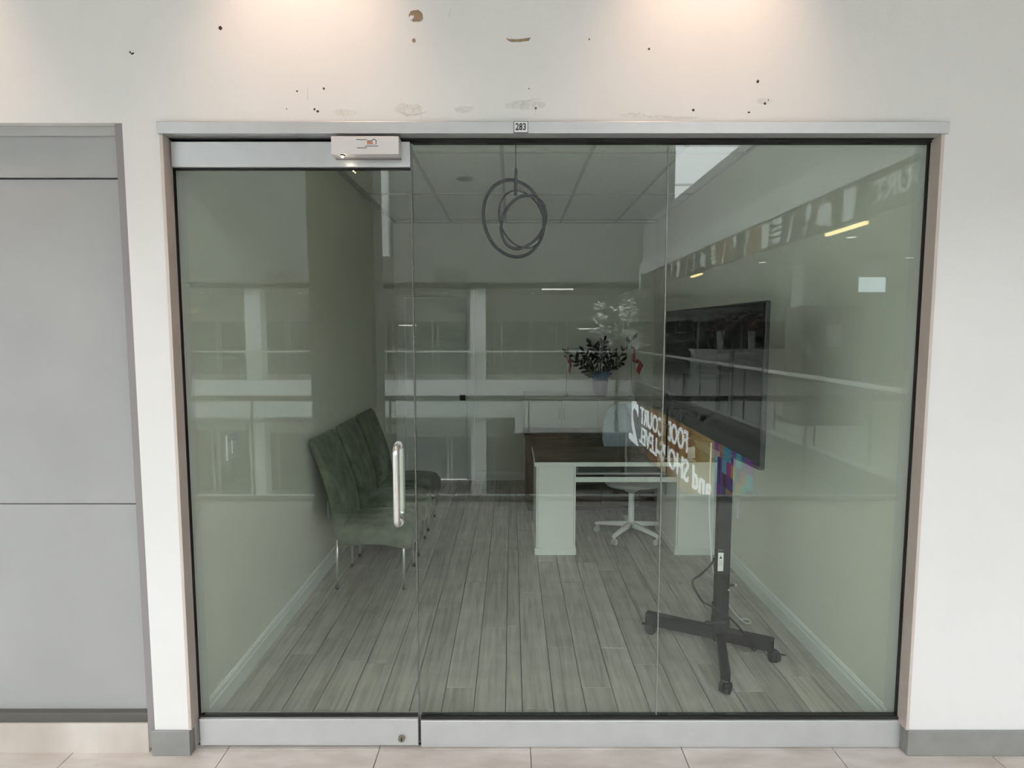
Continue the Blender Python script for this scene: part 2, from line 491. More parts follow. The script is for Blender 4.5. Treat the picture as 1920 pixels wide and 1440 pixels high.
# suspended ceiling: slab, T-bars and lay-in tiles
ceil = struct(MB().box(XL - .11, XR + .12, 0, YB + .12, ZC + .03, ZC + .10).build('ceiling', M['mall_grey']), 'suspended tile ceiling of the unlit office')
gx = [XL, -1.29, -.68, -.07, .54, 1.15, XR]
gy = [.12, .61, 1.83, 3.05, 4.27, YB]
tb = MB()
for x in gx[1:-1]: tb.box(x - .012, x + .012, .12, YB, ZC - .002, ZC + .03)
for y in gy[1:-1]: tb.box(XL, XR, y - .012, y + .012, ZC - .003, ZC + .03)
tb.box(XL, XL + .02, .12, YB, ZC - .002, ZC + .03).box(XR - .02, XR, .12, YB, ZC - .002, ZC + .03).box(XL, XR, YB - .02, YB, ZC - .002, ZC + .03)
tb.build('ceiling_grid', mat('dull_grid_paint', (0.58, 0.58, 0.56), .6), ceil)
for i in range(len(gx) - 1):
    for j in range(len(gy) - 1):
        x0, x1, y0, y1 = gx[i] + .013, gx[i + 1] - .013, gy[j] + .013, gy[j + 1] - .013
        if x1 - x0 < .02: continue
        MB().box(x0, x1, y0, y1, ZC + .006, ZC + .028).build('ceiling_tile', M['ceil_tile'], ceil)
dl = tag(empty('recessed_downlight', (-.374, 2.53, ZC + .006)), 'small round unlit downlight in the office ceiling tiles', 'light')
b = MB().loft([[(r_ * math.cos(2 * PI * j / 24), r_ * math.sin(2 * PI * j / 24), z) for j in range(24)] for r_, z in ((.062, -.002), (.075, -.006), (.07, 0))], cap=False)
b.build('trim_ring', M['grey_plastic'], dl)
MB().cyl((0, 0, -.001), (0, 0, -.003), .062, n=24).build('lens', M['mall_grey'], dl)

# floor of the room : planks
floor = struct(MB().box(XL - .11, XR + .12, -.03, YB + .12, -.08, -.012).build('floor', M['subfloor']), 'grey wood plank floor of the office')
PWID = .1445
rp = random.Random(3)
me_cache = {}
x = XL
i = 0
while x < XR - .01:
    w = PWID if i not in (9,) else .0765
    w = min(w, XR - x)
    y = .022 - rp.uniform(0, 1.0)
    while y < YB:
        y0, y1 = max(y, .022), min(y + 1.21, YB)
        if y1 - y0 > .03:
            k = (round(w, 3), round(y1 - y0, 3))
            if k not in me_cache:
                bm_ = MB()
                hw, hl, bv = w / 2 - .0016, (y1 - y0) / 2 - .0006, .0022
                bm_.loft([[(-hw, -hl, -.012), (hw, -hl, -.012), (hw, hl, -.012), (-hw, hl, -.012)],
                          [(-hw, -hl, -bv), (hw, -hl, -bv), (hw, hl, -bv), (-hw, hl, -bv)],
                          [(-hw + bv, -hl + bv * .6, 0), (hw - bv, -hl + bv * .6, 0), (hw - bv, hl - bv * .6, 0), (-hw + bv, hl - bv * .6, 0)]], smooth=False)
                me_cache[k] = bm_.mesh('plank', M['plank'])
            part('plank', me_cache[k], floor, (x + w / 2, (y0 + y1) / 2, 0))
        y += 1.21
    x += w
    i += 1

# =================================================================== SHOP FRONT GLAZING
win = struct(empty('window_1', (0, 0, 0)), 'fixed frameless glass shop front with aluminium header and bottom rail', 'window')
MB().box(OL - .003, OR_ + .008, WF - .016, .04, OT, 2.472).build('header', M['alu'], win, .0015)
MB().box(OL, OL + .012, WF - .004, .012, 0.106, OT).build('jamb', M['jamb'], win, .001)
MB().box(OR_ - .012, OR_, WF - .004, .012, 0.106, OT).build('jamb', M['jamb'], win, .001)
b = MB().box(OL + .012, OR_ - .012, -.022, .03, OT - .005, OT)
b.box(-.378, OR_ - .012, -.014, .016, OT - .014, OT - .005)
b.box(OR_ - .016, OR_ - .012, -.008, .008, .12, OT).box(OL + .012, OL + .015, -.008, .008, .02, OT)
b.box(-.374, OR_ - .012, -.016, .016, .118, .129)
b.build('gasket', M['black'], win)
MB().box(-.374, OR_ - .004, -.024, .03, .002, .118).build('bottom_rail', M['alu'], win, .003)
MB().box(-.378, .5925, -.006, .006, .13, OT - .012).build('pane', M['pane'], win)
MB().box(.596, OR_ - .013, -.006, .006, .13, OT - .012).build('pane', M['pane'], win)
MB().box(.593, .5955, -.0055, .0055, .13, OT - .02).build('silicone_joint', mat('clear_silicone', (.30, .31, .30), .4), win)

door = struct(empty('door_1', (OL + .02, 0, 0)), 'frameless glass door with aluminium rails and steel pull handle', 'door')
dx = OL + .02
local(MB().box(OL + .018, -.384, -.026, .026, 2.323, OT - .014), dx).build('top_rail', M['alu'], door, .0025)
local(MB().box(OL + .022, -.384, -.026, .026, .012, .126), dx).build('bottom_rail', M['alu'], door, .0025)
local(MB().box(OL + .026, -.386, -.006, .006, .126, 2.323), dx).build('pane', M['pane'], door)
local(MB().box(OL + .018, -.386, -.012, .012, .126, .1305).box(OL + .018, -.386, -.012, .012, 2.3185, 2.323), dx).build('glazing_seal', M['black'], door)
local(MB().box(-.3858, -.3815, -.005, .005, .1305, 2.318), dx).build('edge_strip', M['slab_dark'], door)
for sgn, nm in ((-1, 'pull_handle'), (1, 'pull_handle')):
    pts = []
    hx, z0, z1, off = -.450, .945, 1.256, .062
    R_ = .030
    pts.append((hx, sgn * .006, z0)); pts.append((hx, sgn * (off - R_), z0))
    for k in range(1, 7):
        a = k / 6 * PI / 2
        pts.append((hx, sgn * (off - R_ + R_ * math.sin(a)), z0 + R_ - R_ * math.cos(a)))
    for k in range(0, 7):
        a = k / 6 * PI / 2
        pts.append((hx, sgn * (off - R_ + R_ * math.cos(a)), z1 - R_ + R_ * math.sin(a)))
    pts.append((hx, sgn * .006, z1))
    h = local(MB().tube(pts, .0125, 14), dx).build(nm, M['steel'], door)
    for z in (z0, z1):
        local(MB().cyl((hx, sgn * .006, z), (hx, sgn * .010, z), .0165, n=18), dx).build('washer', M['steel'], h)
lk = local(MB().cyl((-.452, -.026, .045), (-.452, -.034, .045), .014, n=20), dx).build('lock_cylinder', mat('tarnished_brass', (.28, .24, .19), .45, .7), door)
local(MB().box(-.4545, -.4495, -.0355, -.034, .038, .052), dx).build('key_slot', M['black'], lk)

# maglock box above the door
ml = tag(empty('magnetic_lock', (-.538, -.078, 2.37)), 'white box-shaped electric lock with small house logo above the glass door', 'door lock')
MB().box(-.124, .124, -.010, .0515, -.018, .046).build('housing', mat('lock_housing', (.70, .68, .68), .4, .2), ml, .002)
MB().box(-.122, .122, .036, .051, -.022, -.018).build('strike_plate', M['frame_grey'], ml)
lg = MB().disc_poly([(.008, .030), (.024, .030), (.034, .0375), (.044, .030), (.042, .0282), (.034, .0345), (.0255, .0275), (.008, .0275)], 'xz', -.010, .0005)
lg.disc_poly([(.0395, .0275), (.042, .0295), (.042, .016), (.0395, .016)], 'xz', -.010, .0005)
lg = lg.build('logo_roof', M['ink'], ml)
MB().disc_poly([(.008, .0265), (.025, .0265), (.029, .024), (.029, .018), (.008, .018)], 'xz', -.010, .0005).build('logo_wall', M['ink_red'], lg)
MB().disc_poly([(.008, .0175), (.042, .0175), (.042, .0155), (.008, .0155)], 'xz', -.010, .0005).build('logo_ground', M['ink_blue'], lg)
b = MB()
for x0, x1, z in ((-.030, .006, .0335), (0, .046, .0105), (-.029, .006, .004)):
    xx = x0
    r_ = random.Random(int(z * 1e5))
    while xx < x1:
        w = r_.uniform(.0018, .004)
        b.box(xx, xx + w, -.0105, -.010, z - .0014, z + .0014); xx += w + .001
b.build('small_print', M['ink'], ml)['kind'] = 'stuff'
MB().cyl((-.085, -.001, -.018), (-.085, -.001, -.024), .009, .007, n=16).build('lamp_bezel', M['black_plastic'], ml)
MB().cyl((-.085, -.003, -.0235), (-.085, -.003, -.028), .0062, .004, n=16).build('lamp', M['led'], ml)
ld = bpy.data.lights.new('lock_lamp_light', 'POINT'); ld.energy = .02; ld.color = (1, .9, .65); ld.shadow_soft_size = .004
lo = bpy.data.objects.new('lock_lamp_light', ld); C.objects.link(lo); lo.parent = ml; lo.location = (-.085, -.004, -.036)

npl = tag(empty('number_plate', (.0325, WF - .016, 2.4505)), 'small white plate reading 283 on the aluminium header', 'sign')
MB().box(-.0265, .0265, -.003, 0, -.0205, .0205).build('plate_border', M['ink'], npl)
MB().box(-.0245, .0245, -.004, -.003, -.0185, .0185).build('plate', M['paper'], npl)
text_obj('digits', '283', .034, M['ink'], (0, -.0045, 0), (PI / 2, 0, 0), npl, extrude=.0004, bold=.0007, sx=.78)

# rear door
d2 = struct(empty('door_2', (DX1, YB, 0)), 'plain white office door with black handle in the rear wall', 'door')
local(MB().box(DX0 + .003, DX1 - .003, YB + .03, YB + .07, .006, DZ - .004), DX1, YB).build('door_leaf', M['trim_white'], d2)
b = MB()
b.box(DX1, DX1 + .085, YB - .018, YB + .1, 0, DZ + .075).box(DX0 - .085, DX0, YB - .018, YB + .1, 0, DZ + .075).box(DX0, DX1, YB - .018, YB + .1, DZ, DZ + .075)
local(b, DX1, YB).build('casing', M['trim_white'], d2, .004)
hd = local(MB().box(-.600, -.535, YB + .018, YB + .03, .925, .99), DX1, YB).build('handle_plate', M['black_plastic'], d2)
local(MB().tube([(-.567, YB + .02, .955), (-.567, YB - .02, .955), (-.59, YB - .025, .955)], .009, 8), DX1, YB).build('lever', M['black_plastic'], hd)

# =================================================================== CORRIDOR FLOOR TILES
cf = struct(MB().box(-13.9, 4.55, -3.62, 0, -.30, -.006).build('floor_corridor', M['grout']), 'beige porcelain tile floor of the mall corridor')
TX, TY = .62, .645
tcache = {}
for j in range(-1, 6):
    y1 = -.036 - j * TY
    y0 = y1 - TY
    y1, y0 = min(y1, -.001), max(y0, -3.58)
    for i in range(-14, 8):
        x0 = .076 + i * TX; x1 = min(x0 + TX, 4.5)
        if x1 - x0 < .05: continue
        k = (round(x1 - x0, 3), round(y1 - y0, 3))
        if k not in tcache:
            hw, hl = (x1 - x0) / 2 - .0016, (y1 - y0) / 2 - .0016
            bm_ = MB().loft([[(-hw, -hl, -.006), (hw, -hl, -.006), (hw, hl, -.006), (-hw, hl, -.006)], [(-hw, -hl, -.001), (hw, -hl, -.001), (hw, hl, -.001), (-hw, hl, -.001)],
                             [(-hw + .001, -hl + .001, 0), (hw - .001, -hl + .001, 0), (hw - .001, hl - .001, 0), (-hw + .001, hl - .001, 0)]], smooth=False)
            tcache[k] = bm_.mesh('floor_tile', M['tile'])
        part('floor_tile', tcache[k], cf, ((x0 + x1) / 2, (y0 + y1) / 2, 0))

# =================================================================== FURNITURE
# --- green velvet chairs with chrome legs
def make_chair():
    t = empty('dining_chair')
    hw = .238
    # backrest: curved tall slab
    prof = [(.030, .345, .030), (.028, .42, .040), (.020, .50, .042), (.004, .60, .040), (-.022, .70, .036), (-.055, .80, .032), (-.092, .90, .030), (-.118, .965, .028), (-.132, .995, .022), (-.137, 1.008, .008)]
    rings = []
    for i, (cx, z, th) in enumerate(prof):
        a, c = prof[max(i - 1, 0)], prof[min(i + 1, len(prof) - 1)]
        tg = Vector((c[0] - a[0], 0, c[1] - a[1])).normalized()
        nx = Vector((tg.z, 0, -tg.x))
        w = hw * (0.90 + 0.10 * min(1, max(0, (z - .4) / .5)))
        if i == len(prof) - 1: w *= .965
        rings.append([Vector((cx, 0, z)) + nx * u + Vector((0, v, 0)) for u, v in sup(0, 0, th, w, 24, 6)])
    MB().loft(rings).build('backrest', M['velvet'], t)
    # seat with arched apron
    rings = []
    for k in range(17):
        u = k / 16
        x = .02 + u * .485
        arch = math.sin(PI * min(1, max(0, (x - .02) / .46)))
        zb = .266 + .036 * arch
        zt = .425 + .022 * math.sin(PI * (.12 + .8 * u)) - (.035 * max(0, (u - .82) / .18) ** 2)
        w = hw * (.93 + .07 * math.sin(PI * u * .8))
        if k == 16: w -= .012; zb += .012; zt -= .02
        zc, hz = (zb + zt) / 2, (zt - zb) / 2
        rings.append([Vector((x, v, z)) for v, z in sup(0, zc, w, hz, 28, 5)])
    st = MB().loft(rings).build('seat', M['velvet'], t)
    # seam crease along both cushion edges, its shade put into a dark colour
    for sg in (-1, 1):
        MB().tube([(.05, sg * .214, .398), (.15, sg * .219, .394), (.3, sg * .2225, .394), (.44, sg * .219, .396)], .0045, 6).build('seam_crease', M['velvet_crease'], st)
    for lx, sp in ((0.0, -.006), (.447, .004)):
        for ly in (-.192, .192):
            lg_ = MB().tube([(lx + .005 - sp, ly * .97, .36), (lx, ly, .014)], [.0105, .0065], 10).build('leg', M['chrome'], t)
            MB().tube([(lx, ly, .0), (lx, ly, .016), (lx, ly, .026)], [.0105, .0105, .0075], 10).build('foot_cap', M['black'], lg_)
    return t
ch = make_chair()
CHY = (1.69, 2.268, 2.86)
labs = ['green velvet dining chair nearest the glass door, with chrome legs', 'middle one of the three green velvet chairs along the wall', 'green velvet dining chair farthest back, nearest the rear door']
for k, yy in enumerate(CHY):
    o = ch if k == 0 else copy_tree(ch)
    o.location = (-1.165, yy, 0)
    o.rotation_euler = (0, 0, (0.0, .02, -.015)[k])
    tag(o, labs[k], 'chair', 'green velvet chairs along the left wall')

# --- white desk
DY0, DY1 = 2.115, 2.74
dk = tag(empty('desk', (.876, DY0, 0)), 'white office desk with two panelled pedestals facing the shop front', 'desk')
local(MB().box(.170, 1.578, DY0 - .012, DY1, .690, .722), .876, DY0).build('desktop_edge', M['white'], dk, .004)
local(MB().box(.176, 1.572, DY0 - .004, DY1 - .004, .722, .7235), .876, DY0).build('desktop_inlay', M['oak_dark'], dk)
for x0, x1 in ((.184, .486), (1.255, 1.562)):
    p_ = local(MB().box(x0, x1, DY0, DY1 - .02, .055, .690), .876, DY0).build('pedestal', M['white'], dk, .002)
    local(MB().box(x0 - .010, x1 + .006, DY0 - .012, DY1 - .015, 0, .055), .876, DY0).build('plinth', M['white'], p_, .003)
    local(MB().box(x0 + .012, x0 + .016, DY0 - .002, DY0, .07, .68).box(x1 - .016, x1 - .012, DY0 - .002, DY0, .07, .68), .876, DY0).build('panel_groove', M['grey_plastic'], p_)
local(MB().box(.486, 1.255, DY0 + .005, DY0 + .025, .566, .604), .876, DY0).build('cross_rail', M['white'], dk, .002)
local(MB().box(.500, 1.20, DY0 + .10, DY0 + .42, .600, .616), .876, DY0).build('keyboard_tray', M['grey_plastic'], dk, .003)
for x in (.51, 1.19):
    local(MB().box(x - .008, x + .008, DY0 + .12, DY0 + .40, .616, .690), .876, DY0).build('tray_bracket', M['grey_plastic'], dk)

# things on the desk
bx_ = tag(empty('desk_organizer', (1.36, 2.33, .722)), 'dark red-brown leather desk box on right end of white desk', 'box')
MB().box(-.10, .10, -.06, .06, 0, .075).build('box_body', M['box_red'], bx_, .006)
MB().obox((0, .02, .10), (.10, 0, 0), (0, .035, .03), (0, -.004, .005)).build('lid', M['box_red'], bx_, .003)
cd_ = tag(empty('card', (1.40, 2.245, .722)), 'white folded card leaning on the dark red-brown desk box', 'card')
MB().obox((0, .004, .045), (.028, 0, .006), (0, .010, .045), (0, .0006, 0)).build('front_leaf', M['paper'], cd_)
MB().obox((.004, .018, .040), (.028, 0, .006), (0, -.006, .040), (0, .0006, 0)).build('rear_leaf', M['paper'], cd_)
tag(MB().obox((1.30, 2.20, .7232), (.10, .01, 0), (-.008, .075, 0), (0, 0, .001)).build('paper_sheet', M['paper']), 'white sheet of paper lying flat on the white desk', 'paper')

# --- white swivel chair
oc = tag(empty('office_chair', (1.0, 2.55, 0)), 'white swivel office chair with pale blue back behind the desk', 'chair')
MB().tube([(0, 0, .10), (0, 0, .12), (0, 0, .40)], [.030, .026, .024], 14).build('gas_column', M['white'], oc)
MB().tube([(0, 0, .38), (0, 0, .41), (0, 0, .43)], [.05, .09, .11], 16).build('tilt_mechanism', M['grey_plastic'], oc)
hub = MB().cyl((0, 0, .075), (0, 0, .125), .042, .036, 18).build('star_hub', M['white'], oc)
for k in range(5):
    a = math.radians(-128 + 72 * k)
    cx_, cy_ = math.cos(a), math.sin(a)
    arm = MB()
    rings = []
    for r_, z, hw_, hh in ((.03, .098, .026, .022), (.15, .09, .022, .018), (.29, .075, .017, .012), (.305, .073, .012, .008)):
        rings.append([(cx_ * r_ - cy_ * u, cy_ * r_ + cx_ * u, z + v) for u, v in sup(0, 0, hw_, hh, 12, 4)])
    arm = arm.loft(rings).build('star_arm', M['white'], oc)
    px_, py_ = cx_ * .29, cy_ * .29
    MB().cyl((px_, py_, .068), (px_, py_, .035), .009, n=8).build('caster_stem', M['white'], arm)
    w_ = MB()
    for s_ in (-1, 1):
        w_.cyl((px_ - cy_ * s_ * .006, py_ + cx_ * s_ * .006, .026), (px_ - cy_ * s_ * .021, py_ + cx_ * s_ * .021, .026), .026, .024, 14)
    w_.build('caster_wheel', M['grey_plastic'], arm)
rings = []
for z, h_ in ((.425, .12), (.435, .18), (.450, .225), (.475, .235), (.492, .215), (.497, .15)):
    rings.append([(u, v, z) for u, v in sup(0, .0, h_, h_ * .95, 24, 3)])
MB().loft(rings).build('seat', M['grey_plastic'], oc)
rings = []
for z, w_, y_, th in ((.60, .12, .255, .012), (.66, .19, .245, .02), (.78, .215, .245, .022), (.92, .21, .27, .020), (1.02, .175, .295, .018), (1.065, .12, .305, .014), (1.08, .05, .308, .008)):
    rings.append([(u, y_ + v - .04 * (1 - (u / .215) ** 2) * 0 + .12 * u * u * -1, z) for u, v in sup(0, 0, w_, th, 24, 3)])
MB().loft(rings).build('backrest', M['seat_blue'], oc)
MB().tube([(0, .08, .42), (0, .22, .44), (0, .285, .52), (0, .285, .75)], .018, 10).build('back_support', M['grey_plastic'], oc)

# --- low brown sideboard behind the swivel chair, white cabinet at the rear wall
CZ = 1.035
def cabinet(name, x0, x1, y0, y1, h, n, m, label, hz):
    t = tag(empty(name, ((x0 + x1) / 2, y0, 0)), label, 'cabinet')
    w = (x1 - x0) / 2; d = y1 - y0
    MB().box(-w, w, -.006, d, h - .028, h).build('top', m, t, .003)
    MB().box(-w + .012, w - .012, .018, d, .05, h - .028).build('carcass', m, t)
    MB().box(-w + .03, w - .03, .04, d - .02, 0, .05).build('plinth', M['black_metal'], t)
    st = (2 * w - .024) / n
    for k in range(n):
        a = -w + .012 + k * st
        d_ = MB().box(a + .002, a + st - .002, 0, .018, .06, h - .036).build('cabinet_door', m, t, .002)
        hx = a + (st - .03 if k % 2 == 0 else .03)
        MB().tube([(hx, 0, hz), (hx, -.02, hz), (hx, -.02, hz + .11), (hx, 0, hz + .11)], .004, 8).build('handle', M['steel'], d_)
    return t
cabinet('sideboard', .12, 1.58, 3.22, 3.68, .735, 4, M['oak_dark'], 'low dark brown wooden sideboard behind the swivel chair', .5)
cabinet('cabinet', .13, 1.29, 3.87, 4.42, CZ, 3, M['back_wall'], 'tall pale cabinet at the rear wall carrying plant and flags', .8)

# --- zz plant
plant = tag(empty('potted_plant', (.934, 3.95, CZ)), 'dark leafy potted plant between two small flags on the cabinet', 'plant')
b = MB()
b.loft([[(r_ * math.cos(2 * PI * j / 24), r_ * math.sin(2 * PI * j / 24), z) for j in range(24)] for r_, z in ((.068, 0), (.072, .01), (.084, .15), (.088, .17), (.08, .17), (.078, .15))])
pot = b.build('pot', M['pot'], plant)
MB().cyl((0, 0, .145), (0, 0, .155), .078, n=20).build('soil', M['soil'], pot)
b = MB()
rr = random.Random(5)
b.loft([[((r_ + (.012 * math.sin(5 * 2 * PI * j / 30) if z > .2 else 0)) * math.cos(2 * PI * j / 30), (r_ + (.012 * math.sin(5 * 2 * PI * j / 30) if z > .2 else 0)) * math.sin(2 * PI * j / 30), z + (.012 * math.sin(4 * 2 * PI * j / 30) if z > .2 else 0)) for j in range(30)] for r_, z in ((.080, .165), (.088, .19), (.108, .255), (.105, .255), (.084, .19), (.076, .165))], closed=True)
b.build('foil_wrap', M['blue_wrap'], plant)
lf = MB()
pts_ = [(0, 0), (.25, .16), (.55, .20), (.82, .11), (1, 0)]
L_ = .086
vs_ = []
for u, w in pts_: vs_.append((u * L_, w * L_, .010 * math.sin(u * PI) + .006 * (w > 0)))
for u, w in pts_[1:-1]: vs_.append((u * L_, -w * L_, .010 * math.sin(u * PI) + .006))
for u, w in pts_[1:-1]: vs_.append((u * L_, 0, .010 * math.sin(u * PI)))
top = [(0, 8, 1), (1, 8, 9, 2), (2, 9, 10, 3), (3, 10, 4), (0, 5, 8), (5, 6, 9, 8), (6, 7, 10, 9), (7, 4, 10)]
lf.add(vs_, top, 0, True)
n0 = len(vs_)
lf.add([(x_, y_, z_ - .0012) for x_, y_, z_ in vs_], [f[::-1] for f in top], 0, True)
leaf_me = lf.mesh('leaf', M['leaf'])
stems = [(-.36, -.02, .50, .55), (-.33, .06, .42, .5), (-.20, -.06, .52, .6), (-.10, .02, .60, .8), (-.03, -.07, .56, .9), (.04, .05, .64, .9), (.13, -.04, .50, .7), (.36, .0, .66, .35), (.24, .05, .40, .5), (-.15, -.1, .30, .4), (.12, .08, .34, .4)]
for k, (ex, ey, ez, cv) in enumerate(stems):
    ex, ez = ex * .92, .15 + (ez - .15) * .86
    P0 = Vector((ex * .06, ey * .1, .15)); P2 = Vector((ex, ey, ez)); P1 = Vector((ex * .35, ey * .4, .15 + (ez - .15) * cv))
    q = lambda t: P0 * (1 - t) ** 2 + P1 * 2 * t * (1 - t) + P2 * t * t
    so = MB().tube([q(i / 8) for i in range(9)], [.0075 - .0005 * i for i in range(9)], 6).build('stem', M['stem'], plant)
    nl = 7 + (k % 3) * 2
    for i in range(nl):
        t = .38 + .62 * i / (nl - 1)
        p_ = q(t); tg = (q(min(1, t + .02)) - q(t - .02)).normalized()
        side = tg.cross(Vector((0, 1, .2))).normalized() * (1 if i % 2 else -1)
        dr = (side * .8 + tg * .55 + Vector((0, rr.uniform(-.35, .35), .15))).normalized()
        if i == nl - 1: dr = tg
        zz = Vector((rr.uniform(-.5, .5), -1, rr.uniform(-.2, .6))); zz = (zz - dr * zz.dot(dr)).normalized(); yy_ = zz.cross(dr)
        lo_ = bpy.data.objects.new('leaf', leaf_me); C.objects.link(lo_); lo_.parent = so
        s_ = rr.uniform(.75, 1.15)
        lo_.matrix_local = Matrix.Translation(p_) @ Matrix((dr, yy_, zz)).transposed().to_4x4() @ Matrix.Scale(s_, 4)

# --- two small flags on thin poles
def flag(xw, lean, rows, label):
    t = tag(empty('desk_flag', (xw, 3.93, CZ)), label, 'flag', 'small flags beside the potted plant')
    MB().tube([(0, 0, 0), (0, 0, .012), (0, 0, .02)], [.024, .022, .006], 16).build('flag_base', M['grey_plastic'], t)
    MB().tube([(0, 0, .015), (0, 0, .535)], .0035, 6).build('flag_pole', M['mall_grey'], t)
    # drooping cloth: strip columns across the flag length, hanging down
    nu, nv = 12, 5
    b = MB()
    vs, fs, mi = [], [], []
    for i in range(nu + 1):
        for j in range(nv + 1):
            u, v = i / nu, j / nv
            x_ = lean * (.012 + .105 * u * (1 - .35 * v) + .010 * math.sin(7 * u))
            y_ = .018 * math.sin(6 * u + 3 * v)
            z_ = .525 - .16 * v * (1 - .35 * u) - .20 * u ** 1.2
            vs.append((x_, y_, z_))
    for i in range(nu):
        for j in range(nv):
            a = i * (nv + 1) + j
            fs.append((a, a + 1, a + nv + 2, a + nv + 1)); mi.append(0 if (i < 3 or i >= 9) else 1)
    for f, m_ in zip(fs, mi): b.f.append(list(f)); b.m.append(m_); b.sm.append(True)
    b.v = vs
    cl = b.build('flag_cloth', [M['flag_red'], M['flag_white']], t)
    so = cl.modifiers.new('thick', 'SOLIDIFY'); so.thickness = .0012
    # leaf emblem in the centre of the white field
    cx_ = lean * .055; 
    star = []
    for k in range(11):
        a = PI / 2 + 2 * PI * k / 11
        r_ = .026 if k % 2 == 0 else .013
        star.append((cx_ + r_ * math.cos(a), .365 + r_ * math.sin(a)))
    MB().disc_poly(star, 'xz', -.020, .002).build('leaf_emblem', M['flag_red'], cl)
flag(.575, .42, 0, 'small drooping red and white flag left of the potted plant')
flag(1.258, 1.0, 0, 'small red and white flag with leaf emblem right of the plant')

# --- ring pendant lamp
pd = tag(empty('pendant_lamp', (.022, 1.27, ZC)), 'black double ring pendant lamp hanging on a thin cord', 'lamp')
MB().tube([(0, 0, .006), (0, 0, -.02), (0, 0, -.026)], [.055, .052, .02], 20).build('ceiling_rose', M['black_metal'], pd)
MB().tube([(0, 0, -.02), (0, 0, -.26)], .0028, 6).build('cord', M['black'], pd)
MB().tube([(0, 0, -.25), (0, 0, -.27), (0, 0, -.41)], [.004, .010, .010], 10).build('stem', M['black_metal'], pd)
def ring(cx, cz, ra, rb, yaw, r, tilt=0.0, wob=0.0):
    pts = []
    for k in range(56):
        a = 2 * PI * k / 56
        u = ra * math.cos(a); w = rb * math.sin(a) * (1 + wob * math.cos(3 * a))
        pts.append((cx + u * math.cos(yaw) + w * math.sin(tilt), u * math.sin(yaw), cz + w * math.cos(tilt)))
    return MB().tube(pts, r, 8, closed=True)
ring(-.006, -.546, .226, .222, math.radians(37), .0105).build('outer_ring', M['black_metal'], pd)
ring(.042, -.565, .165, .155, math.radians(-38), .0095, .10, .03).build('inner_ring', M['black_metal'], pd)
ring(.036, -.55, .15, .168, math.radians(28), .005, -.12).build('small_ring', M['black_metal'], pd)

# --- switches and sockets on the side walls
def plate(name, xw, yw, zw, s, w, h, label, cat, rocker=True):
    t = tag(empty(name, (xw, yw, zw)), label, cat)
    MB().box(0, s * .008, -w / 2, w / 2, -h / 2, h / 2).build('cover_plate', M['white'], t, .002)
    if rocker:
        MB().box(s * .008, s * .013, -.017, .017, -.033, .033).build('rocker', M['white'], t, .002)
    else:
        for dz in (-.021, .021):
            MB().box(s * .008, s * .0095, -.016, .016, dz - .014, dz + .014).build('socket_face', M['white'], t, .003)
plate('light_switch', XL, .455, 1.165, 1, .115, .12, 'white light switch on the left wall near the glass door', 'switch')
plate('wall_socket', XL, 1.90, .43, 1, .075, .12, 'white wall socket low behind the nearest green chair', 'socket', False)
plate('wall_socket', XR, 1.83, .45, -1, .075, .12, 'white wall socket on right wall behind the television', 'socket', False)

# --- television on a rolling stand
TA, TB_ = Vector((1.100, .27, 0)), Vector((1.002, 1.57, 0))
tu = (TB_ - TA).normalized(); tn = Vector((-tu.y, tu.x, 0))      # screen normal, towards the room
if tn.x > 0: tn = -tn
tc = (TA + TB_) / 2
HWt = (TB_ - TA).length / 2
tv = tag(empty('television', (tc.x, tc.y, 1.09)), 'large flat black television turned sideways on the rolling stand', 'television')
Z = Vector((0, 0, 1))
def ob(c, hu, hn, hz): return (c, tu * hu, tn * hn, Z * hz)
MB().obox(*ob(-tn * .014 + Z * .375, HWt, .012, .375)).build('housing', M['black_plastic'], tv, .006)
MB().obox(*ob(-tn * .001 + Z * .380, HWt - .010, .0015, .362)).build('screen', M['screen'], tv)
MB().obox(*ob(-tn * .038 + Z * .33, HWt * .7, .014, .24)).build('rear_cover', M['black_plastic'], tv, .008)
MB().obox(*ob(tn * .0005 + Z * .009, HWt - .004, .003, .007)).build('bottom_bezel', mat('dark_grey_bezel', (.05, .05, .055), .35), tv)

PX, PY = 1.118, .74
ts = tag(empty('tv_stand', (PX, PY, 0)), 'black rolling floor stand with cross base carrying the television', 'tv stand')
bd = Vector((.573, -.295, 0)).normalized()
cdv = Vector((-.108, -.39, 0)).normalized()
MB().box(-.036, .036, -.022, .022, .06, 1.05).build('pole', M['black_metal'], ts, .004)
MB().box(-.026, .026, -.016, .016, 1.05, 1.62).build('inner_pole', M['black_metal'], ts, .003)
def beam(p0, p1, hw_, z0, z1, name):
    p0, p1 = Vector(p0), Vector(p1)
    d_ = (p1 - p0); L2 = d_.length / 2; d_.normalize(); s_ = Vector((-d_.y, d_.x, 0))
    return MB().obox((p0 + p1) / 2 + Z * (z0 + z1) / 2, d_ * L2, s_ * hw_, Z * (z1 - z0) / 2).build(name, M['black_metal'], ts, .004)
ends = [bd * -.40, bd * .265, cdv * .40, cdv * -.36]
beam(ends[0], ends[1], .027, .060, .122, 'long_leg')
beam(Vector((0, 0, 0)), ends[2], .022, .056, .104, 'cross_leg')
beam(Vector((0, 0, 0)), ends[3], .024, .058, .108, 'cross_leg')
MB().box(-.042, .042, -.030, .030, .058, .185).build('base_bracket', M['black_metal'], ts, .006)
MB().tube([(-.09, -.03, .165), (-.05, -.03, .165), (.02, -.03, .165)], [.010, .006, .006], 10).build('clamp_knob', M['black_plastic'], ts)
